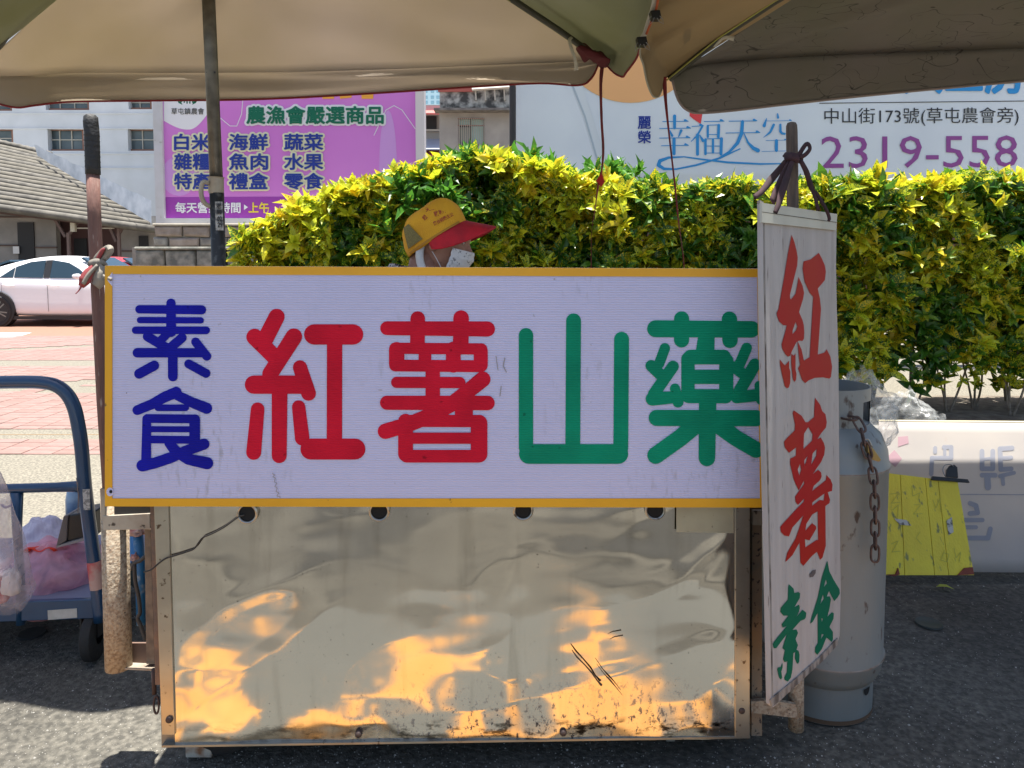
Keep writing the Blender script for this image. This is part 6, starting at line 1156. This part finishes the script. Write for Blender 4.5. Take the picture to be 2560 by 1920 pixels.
def hangbag(u, v):
    th = u * 2 * pi; wv = .012 + .098 * (v ** .75) * (1 if v < .86 else max(.25, 1 - (v - .86) * 4.5)); k = 1 + .22 * noise.noise(Vector((cos(th) * 1.5, sin(th) * 1.5, v * 4))) + .10 * noise.noise(Vector((cos(th) * 5, sin(th) * 5, v * 3)))
    px = -10 + 16 * v; p = P(px, 1180 + 350 * v, 2.24); return p + Vector((cos(th) * wv * k * 1.0, sin(th) * wv * k * .55, .01 * noise.noise(Vector((u * 20, v * 6, 0)))))
tag(obj('hanging_clear_bag', MB().grid(hangbag, 48, 40), clb, smooth='all'), 'clear plastic bag hanging at the left picture edge from the hand truck handle', 'plastic bag')
tag(obj('paper_lump', bag_mesh(P(28, 1462, 2.24), (.028, .02, .045), 0, 2.2, .35, 20, 16), M('white paper lump', (.62, .56, .54), .7), smooth='all'), 'crumpled white paper lump inside the hanging clear bag', 'paper')
tag(obj('red_packet', bag_mesh(P(-8, 1480, 2.25), (.04, .02, .05), 0, 4.2, .2, 20, 16), M('dull red packet', (.34, .07, .08), .6), smooth='all'), 'dull red packet at the bottom of the hanging clear bag', 'packet')
tag(obj('purple_hook_ring', MB().tube(catmull([P(4, 1262, HT - .03), P(12, 1268, HT - .04), P(22, 1266, HT - .04), P(30, 1262, HT - .03)], 4), .004, 6), M('purple plastic', (.10, .07, .28), .4), smooth='all'), 'small purple plastic ring hanging under the blue crossbar', 'ring')
# things seen between pipe and cart
t = thing('blue_handle_pole', 'blue taped pole with frayed rope standing behind the left cart frame', 'pole', P(350, 1560, 2.3))
obj('shaft', MB().tube([P(344, 1322, 2.3), P(350, 1400, 2.3), P(354, 1560, 2.3)], .015, 12), M('blue tape', (.02, .14, .32), .5, c2=(.30, .36, .42), sc=22, fac=(.55, .65)), t, smooth='all')
fr = M('frayed rope', (.55, .47, .42), .9, c2=(.45, .18, .14), sc=20); obj('rope', bag_mesh(P(343, 1330, 2.28), (.024, .02, .016), 0, 9.1, .7, 18, 12), fr, t, smooth='all'); obj('rope', bag_mesh(P(337, 1395, 2.28), (.012, .012, .012), 0, 1.1, .7, 14, 10), fr, t, smooth='all')
tag(obj('blue_sheet', MB().prism([P(310, 1320, 2.6), P(345, 1320, 2.6), P(342, 1385, 2.6), P(314, 1425, 2.6)], (0, .01, 0)), M('bright blue plastic', (.08, .33, .75), .5)), 'bright blue plastic sheet glimpsed between the cart pipe and the cart', 'plastic sheet')
tag(obj('dark_tarp', MB().prism([P(314, 1425, 2.55), P(340, 1392, 2.55), P(366, 1420, 2.55), P(366, 1500, 2.55), P(314, 1450, 2.55)], (0, .02, 0)), M('dark green tarp', (.02, .035, .035), .7)), 'dark folded tarp behind the left cart frame', 'tarp')
ck = thing('cable_lock', 'dark twisted cable looped behind the left cart frame', 'cable', P(345, 1560, 2.2)); cbm = M('dark cable', (.06, .05, .045), .6)
obj('cable', MB().tube(catmull([P(328, 1425, 2.2), P(335, 1408, 2.2), P(350, 1402, 2.2), P(362, 1392, 2.2)], 5), .006, 8), cbm, ck, smooth='all')
obj('cable', MB().tube(catmull([P(336, 1410, 2.2), P(338, 1450, 2.2), P(346, 1490, 2.2), P(350, 1530, 2.2), P(344, 1545, 2.2), P(352, 1565, 2.2), P(364, 1600, 2.2)], 5), .006, 8), cbm, ck, smooth='all')
cr = thing('wire_basket', 'dark wire basket standing on the road behind the left cart frame', 'basket', P(345, 1580, 2.7))
wm_ = M('basket wire', (.22, .22, .21), .4, .7)
for i in range(8): obj('basket_wire', MB().tube([P(318, 1526 + i * 12.5, 2.7), P(326, 1520 + i * 12.5, 2.72), P(372, 1519 + i * 12.5, 2.72)], .0022, 5), wm_, cr)
for x in (322, 345, 368): obj('basket_wire', MB().tube([P(x, 1518, 2.725), P(x, 1612, 2.725)], .0018, 5), wm_, cr)
obj('basket_floor', MB().prism([P(318, 1612, 2.7), P(372, 1612, 2.7), P(372, 1604, 2.9), P(318, 1604, 2.9)], (0, 0, -.003)), wm_, cr)
c = P(185, 1240, 3.2); tag(obj('blue_bottle', MB().tube([P(188, 1222, 3.1), P(186, 1250, 3.1), P(184, 1300, 3.1)], [.030, .034, .030], 14), M('blue white plastic', (.30, .42, .52), .3, c2=(.08, .18, .32), sc=16), smooth='all'), 'blue and white plastic bottle top behind the hand truck crossbar', 'bottle')

# ================================================================ PERSON
skin = M('brown weathered skin', (.42, .22, .15), .55, c2=(.32, .16, .105), sc=30, bump=.25, bsc=90)
pe = thing('person', 'elderly vendor in orange cap with red peak and white mask, facing right behind the sign', 'person', (-.36, 2.68, 0))
HYP = 2.62
def skinbody(name, V_, E_, Rr, mat, par, lev=2):
    o_ = off(par); me = bpy.data.meshes.new(name); me.from_pydata([tuple(Vector(v) - o_) for v in V_], E_, []); me.materials.append(mat); o = bpy.data.objects.new(name, me); COL.objects.link(o); o.parent = par
    md = o.modifiers.new('skin', 'SKIN'); md.use_smooth_shade = True
    for i, r_ in enumerate(Rr): me.skin_vertices[0].data[i].radius = (r_, r_) if not isinstance(r_, tuple) else r_
    me.skin_vertices[0].data[0].use_root = True; s = o.modifiers.new('s', 'SUBSURF'); s.levels = s.render_levels = lev; return o
hx = P(1115, 600, HYP).x; y0 = HYP
hc = P(1102, 597, HYP)          # head centre
nb = Vector((hc.x - .085, y0, hc.z - .135))
# dressed body: pelvis root, spine, arms forward to the cart, legs
bx_ = hc.x - .17
Vb = [(bx_, y0, .80), (bx_, y0, .98), (bx_ + .0, y0, 1.14), (bx_ + .03, y0, 1.235), tuple(nb + Vector((.01, 0, -.02))),
      (bx_ + .02, y0 - .16, 1.17), (bx_ + .10, y0 - .20, .95), (bx_ + .32, y0 - .19, .90), (bx_ + .02, y0 + .16, 1.17), (bx_ + .10, y0 + .2, .95), (bx_ + .32, y0 + .16, .90),
      (bx_, y0 - .09, .74), (bx_ + .02, y0 - .10, .42), (bx_, y0 - .10, .09), (bx_, y0 + .09, .74), (bx_ + .02, y0 + .10, .42), (bx_, y0 + .10, .09), (bx_ + .14, y0 - .10, .04), (bx_ + .14, y0 + .10, .04)]
Eb = [(0, 1), (1, 2), (2, 3), (3, 4), (3, 5), (5, 6), (6, 7), (3, 8), (8, 9), (9, 10), (0, 11), (11, 12), (12, 13), (0, 14), (14, 15), (15, 16), (13, 17), (16, 18)]
Rb = [.135, .125, .13, .09, .048, .062, .048, .036, .062, .048, .036, .085, .062, .048, .085, .062, .048, .04, .04]
skinbody('body', Vb, Eb, Rb, M('maroon work shirt', (.13, .03, .04), .85, c2=(.09, .03, .035), sc=9), pe)
# head: sculpted ellipsoid profile, facing +X, tipped forward
tilt = R(14)
def Hd(x, y, z):     # head space (x forward, y away from camera, z up) -> world
    xx = x * cos(tilt) + z * sin(tilt); zz = -x * sin(tilt) + z * cos(tilt); return Vector((hc.x + xx, hc.y + y, hc.z + zz))
def headfn(u, v):
    th = u * 2 * pi; ph = (v - .5) * pi; x, y, z = cos(th) * cos(ph), sin(th) * cos(ph), sin(ph)
    rx = .098; ry = .075; rz = .118; X, Y, Zz = x * rx, y * ry, z * rz
    if z < -.1: X += .012 * (-z); Y *= 1 - .30 * (-z - .1)
    if x > 0 and z < .1: X *= 1 - .06 * (1 - abs(y))
    fz = lambda c, s: math.exp(-((z - c) / s) ** 2); fy = lambda c, s: math.exp(-((y - c) / s) ** 2)
    if x > 0:
        X += .026 * fz(-.16, .13) * fy(0, .16) + .010 * fz(.02, .10) * fy(0, .12)      # nose
        X += .008 * fz(.20, .09)                                                        # brow
        X -= .012 * (fz(.06, .08) * (fy(.38, .16) + fy(-.38, .16)))                     # sockets
        X += .008 * fz(-.45, .07) * fy(0, .3) + .012 * fz(-.80, .14) * fy(0, .4)        # lips, chin
    return Hd(X, Y, Zz)
hd = obj('head', MB().grid(headfn, 72, 56), skin, pe, smooth='all')
obj('neck', MB().tube([Hd(-.035, 0, -.06), nb + Vector((.015, 0, .01)), nb + Vector((-.02, 0, -.07))], [.055, .052, .06], 20), skin, pe, smooth='all')
def ear(s):
    def fn(u, v):
        a = u * 2 * pi; r_ = .5 + .5 * v; k = (1 if v < .8 else .7); return Hd(-.012 + cos(a) * .017 * r_ , s * (.070 + .012 * sin(v * pi) * k), -.018 + sin(a) * .030 * r_ + .0)
    return MB().grid(fn, 24, 6)
for s_ in (-1, 1): obj('ear', ear(s_), skin, pe, smooth='all', solid=.005)
eye_w = M('eye white', (.6, .58, .55), .3)
for s_ in (-1, 1):
    e = obj('eye', MB().lathe([(0, .007), (.004, .006), (.007, .003), (.008, 0)], Hd(.081, s_ * .030, .007), 16, ax=(1, 0, 0)), eye_w, pe, smooth='all'); obj('iris', MB().lathe([(0, .0085), (.004, .0080), (.0048, .006)], Hd(.081, s_ * .030, .007), 12, ax=(1, 0, 0)), blk, e)
    obj('eyelid', MB().tube(catmull([Hd(.082, s_ * .018, .010), Hd(.091, s_ * .030, .018), Hd(.080, s_ * .043, .012)], 4), .0035, 6), skin, pe, smooth='all')
# cap: built in its own plane so the outline follows the photo
capm = M('orange cotton cap', (.80, .40, .018), .85, c2=(.66, .31, .015), sc=9, bump=.3, bsc=300); mesh_m = M('dull mesh panel', (.22, .18, .055), .8, c2=(.16, .13, .045), sc=260, fac=(.45, .55)); pk_m = M('red cap peak', (.58, .008, .02), .75, c2=(.40, .008, .018), sc=20, bump=.2, bsc=300)
ct = R(32)      # cap rim tips down at the back
cpc = P(1084, 582, HYP)
def Cp(x, y, z): xx = x * cos(ct) - z * sin(ct); zz = x * sin(ct) + z * cos(ct); return Vector((cpc.x + xx, HYP + y, cpc.z + zz))
def capfn(u, v):
    th = u * 2 * pi; ph = v * pi / 2; x, y = cos(th), sin(th); z = sin(ph); r_ = cos(ph) ** .62
    fr_ = 1 + .10 * max(0, x) * sin(ph * 2); wr = .0025 * noise.noise(Vector((x * 4, y * 4, z * 4)))
    return Cp(x * .119 * r_ * fr_ + .006 * z + wr * x, y * .094 * r_ + wr * y, -.028 + z * .120 + wr + (.012 * sin(ph * 2) * max(0, x)))
cpo = obj('cap', MB().grid(capfn, 64, 24), capm, pe, smooth='all', solid=.002)
def on_cap(x0, x1, z0, z1, nu, nv, lift, mat, name, par, shape=None):   # patch on the near (camera) side: u along head length, v up
    def fn(u, v):
        uu, vv = (shape(u, v) if shape else (u, v)); x = x0 + (x1 - x0) * uu; z = z0 + (z1 - z0) * vv
        ph = math.asin(min(.999, max(0, (z + .028) / .120))); rr_ = cos(ph) ** .62; q = min(.995, abs(x) / (.124 * rr_)); y = -.0945 * rr_ * math.sqrt(1 - q * q) - lift; return Cp(x, y, z)
    return obj(name, MB().grid(fn, nu, nv), mat, par, smooth='all')
on_cap(-.100, -.036, -.006, .066, 12, 12, .0035, mesh_m, 'mesh_panel', cpo, lambda u, v: (u * (1 - .45 * v) + .36 * v * (1 - u * .5), v))
on_cap(-.104, .100, -.024, -.017, 24, 1, .0036, M('cap seam', (.44, .20, .02), .8), 'sweatband_seam', cpo)
# brim
bvs = []
def brim(u, v):
    a = (u - .5) * 3.7; r_ = .112 + .080 * v * max(0, cos((u - .5) * 2.9)) ** .8; x = .006 + r_ * cos(a); y = sin(a) * .094 * (1 + .06 * v)
    return Cp(x, y, -.024 - .074 * v * max(0, cos((u - .5) * 2.9)) ** .5 - .012 * v * abs(sin(a)) * cos((u - .5) * 2.9))
obj('cap_peak', MB().grid(brim, 30, 8), pk_m, cpo, smooth='all', solid=.003)
# red print on the cap front quarter
cprint = M('red cap print', (.40, .07, .03), .8)
def cap_print(s, x0, x1, z0, z1, rot=0.):
    v_, f_ = type_mesh(s, .02); xs = [q[0] for q in v_]; ys = [q[1] for q in v_]; mb = MB(); vs = []
    for x, y in v_:
        u = (x - min(xs)) / (max(xs) - min(xs)) - .5; w_ = (y - min(ys)) / (max(ys) - min(ys)) - .5
        xx, zz = u * (x1 - x0), w_ * (z1 - z0); X = (x0 + x1) / 2 + xx * cos(rot) - zz * sin(rot); Zq = (z0 + z1) / 2 + xx * sin(rot) + zz * cos(rot)
        ph = math.asin(min(.999, max(0, (Zq + .028) / .120))); rr_ = cos(ph) ** .62; q = min(.995, abs(X) / (.126 * rr_)); vs.append(Cp(X, -.0945 * rr_ * math.sqrt(1 - q * q) - .005, Zq))
    mb.add(vs, f_); obj('cap_print', mb, cprint, cpo)
cap_print('天惠', .022, .056, .062, .080, -.25); cap_print('敦和宮', .040, .090, .032, .052, -.12); cap_print('鳳台前殿主公', .022, .096, .008, .023, -.05); cap_print('趙', .000, .016, .044, .062, .3)
# mask, straps, white headcloth, checked scarf
mkm = M('printed white mask', (.70, .69, .67), .85, c2=(.25, .25, .26), sc=110, fac=(.58, .66), bump=.2, bsc=120)
def mask(u, v):
    th = (u - .5) * 2.45; z = -.020 - .098 * v; kz = math.sqrt(max(.05, 1 - (z / .135) ** 2)); return Hd(.018 + cos(th) * (.104 + .012 * math.exp(-((v - .3) / .3) ** 2) * cos(th)) * kz ** .5 + .0012 * sin(v * 26), sin(th) * .086 * kz ** .35, z + .010 * v * (1 - cos(th)))
    y = (u - .5) * 2; base = .104 + .020 * math.exp(-((v - .25) / .3) ** 2) * (1 - abs(y)) + .006 * v; x = base * math.sqrt(max(.02, 1 - (abs(y) * .80) ** 2)) ** .9; return Hd(x + .010 + .0015 * sin(v * 25), y * .083 * (1 - .08 * v), z)
obj('face_mask', MB().grid(mask, 30, 24), mkm, pe, smooth='all', solid=.0015)
sm_ = M('white strap', (.6, .56, .53), .8)
for s_ in (-1, 1):
    obj('mask_strap', MB().tube(catmull([Hd(.034, s_ * .084, -.020), Hd(.010, s_ * .084, .004), Hd(-.018, s_ * .080, .022)], 4), .0014, 5), sm_, pe, smooth='all')
    obj('mask_strap', MB().tube(catmull([Hd(.034, s_ * .080, -.098), Hd(.010, s_ * .082, -.070), Hd(-.012, s_ * .078, -.048)], 4), .0016, 5), sm_, pe, smooth='all')
hcm = M('white head cloth', (.70, .68, .63), .9, c2=(.56, .54, .50), sc=14, bump=.3)
def hcl(u, v):
    a = pi * (.50 + 1.0 * u); r_ = 1.07 + .05 * v + .03 * sin(u * 30); return Hd(cos(a) * .104 * r_ + .012 * v, sin(a) * -.080 * r_, .030 - .062 * v * (1 - .5 * abs(u - .5)) + .006 * sin(u * 22))
obj('head_cloth', MB().grid(hcl, 40, 8), hcm, pe, smooth='all', solid=.003)
def fold_(u, v): return Hd(.016 - .062 * u - .01 * v, -.080 - .003 * sin(u * 9), .010 - .008 * u - .026 * v * (1 - .6 * abs(u - .45)))
obj('cloth_fold', MB().grid(fold_, 14, 8), hcm, pe, smooth='all', solid=.003)
chk = bpy.data.materials.new('navy check scarf'); chk.use_nodes = True; n = chk.node_tree.nodes; c_ = n.new('ShaderNodeTexChecker'); c_.inputs[1].default_value = (.55, .55, .56, 1); c_.inputs[2].default_value = (.02, .02, .05, 1); c_.inputs['Scale'].default_value = 95
tc = n.new('ShaderNodeTexCoord'); chk.node_tree.links.new(tc.outputs['Object'], c_.inputs[0]); chk.node_tree.links.new(c_.outputs[0], n['Principled BSDF'].inputs['Base Color']); n['Principled BSDF'].inputs['Roughness'].default_value = .9
nbk = P(1030, 655, HYP)
def scarf(u, v): a = u * 2 * pi; r_ = .070 + .022 * sin(v * pi) + .006 * sin(u * 40); c0 = nb + Vector((-.018 - .012 * v, 0, .03 - .095 * v)); return c0 + Vector((cos(a) * r_, sin(a) * r_ * 1.05, .018 * cos(a) * -1))
obj('checked_scarf', MB().grid(scarf, 40, 10), chk, pe, smooth='all', solid=.003)
obj('white_collar', MB().tube(catmull([Hd(-.055, -.062, -.03), Hd(-.05, -.072, -.075), Hd(-.03, -.075, -.115), Hd(0, -.07, -.15)], 4), [.014] * 13, 8, flat=.5), hcm, pe, smooth='all')
for s_ in (-1, 1):
    h0 = Vector((bx_ + .35, y0 + (s_ * .175 if s_ > 0 else -.19), .90)); pal = h0 + Vector((.055, 0, -.005)); V_ = [tuple(h0 + Vector((-.02, 0, 0))), tuple(pal)]; E_ = [(0, 1)]; R_ = [.026, .030]
    for k, L in enumerate((.062, .070, .066, .052)):
        yy = (k - 1.5) * .017; b = len(V_); V_ += [tuple(pal + Vector((.02, yy, .002))), tuple(pal + Vector((.02 + L * .5, yy * 1.1, -.004))), tuple(pal + Vector((.02 + L, yy * 1.1, -.022)))]; E_ += [(1, b), (b, b + 1), (b + 1, b + 2)]; R_ += [.0095, .0085, .0075]
    b = len(V_); V_ += [tuple(pal + Vector((-.01, -s_ * .035, -.005))), tuple(pal + Vector((.02, -s_ * .05, -.015)))]; E_ += [(1, b), (b, b + 1)]; R_ += [.011, .009]
    skinbody('hand', V_, E_, R_, skin, pe, 2)
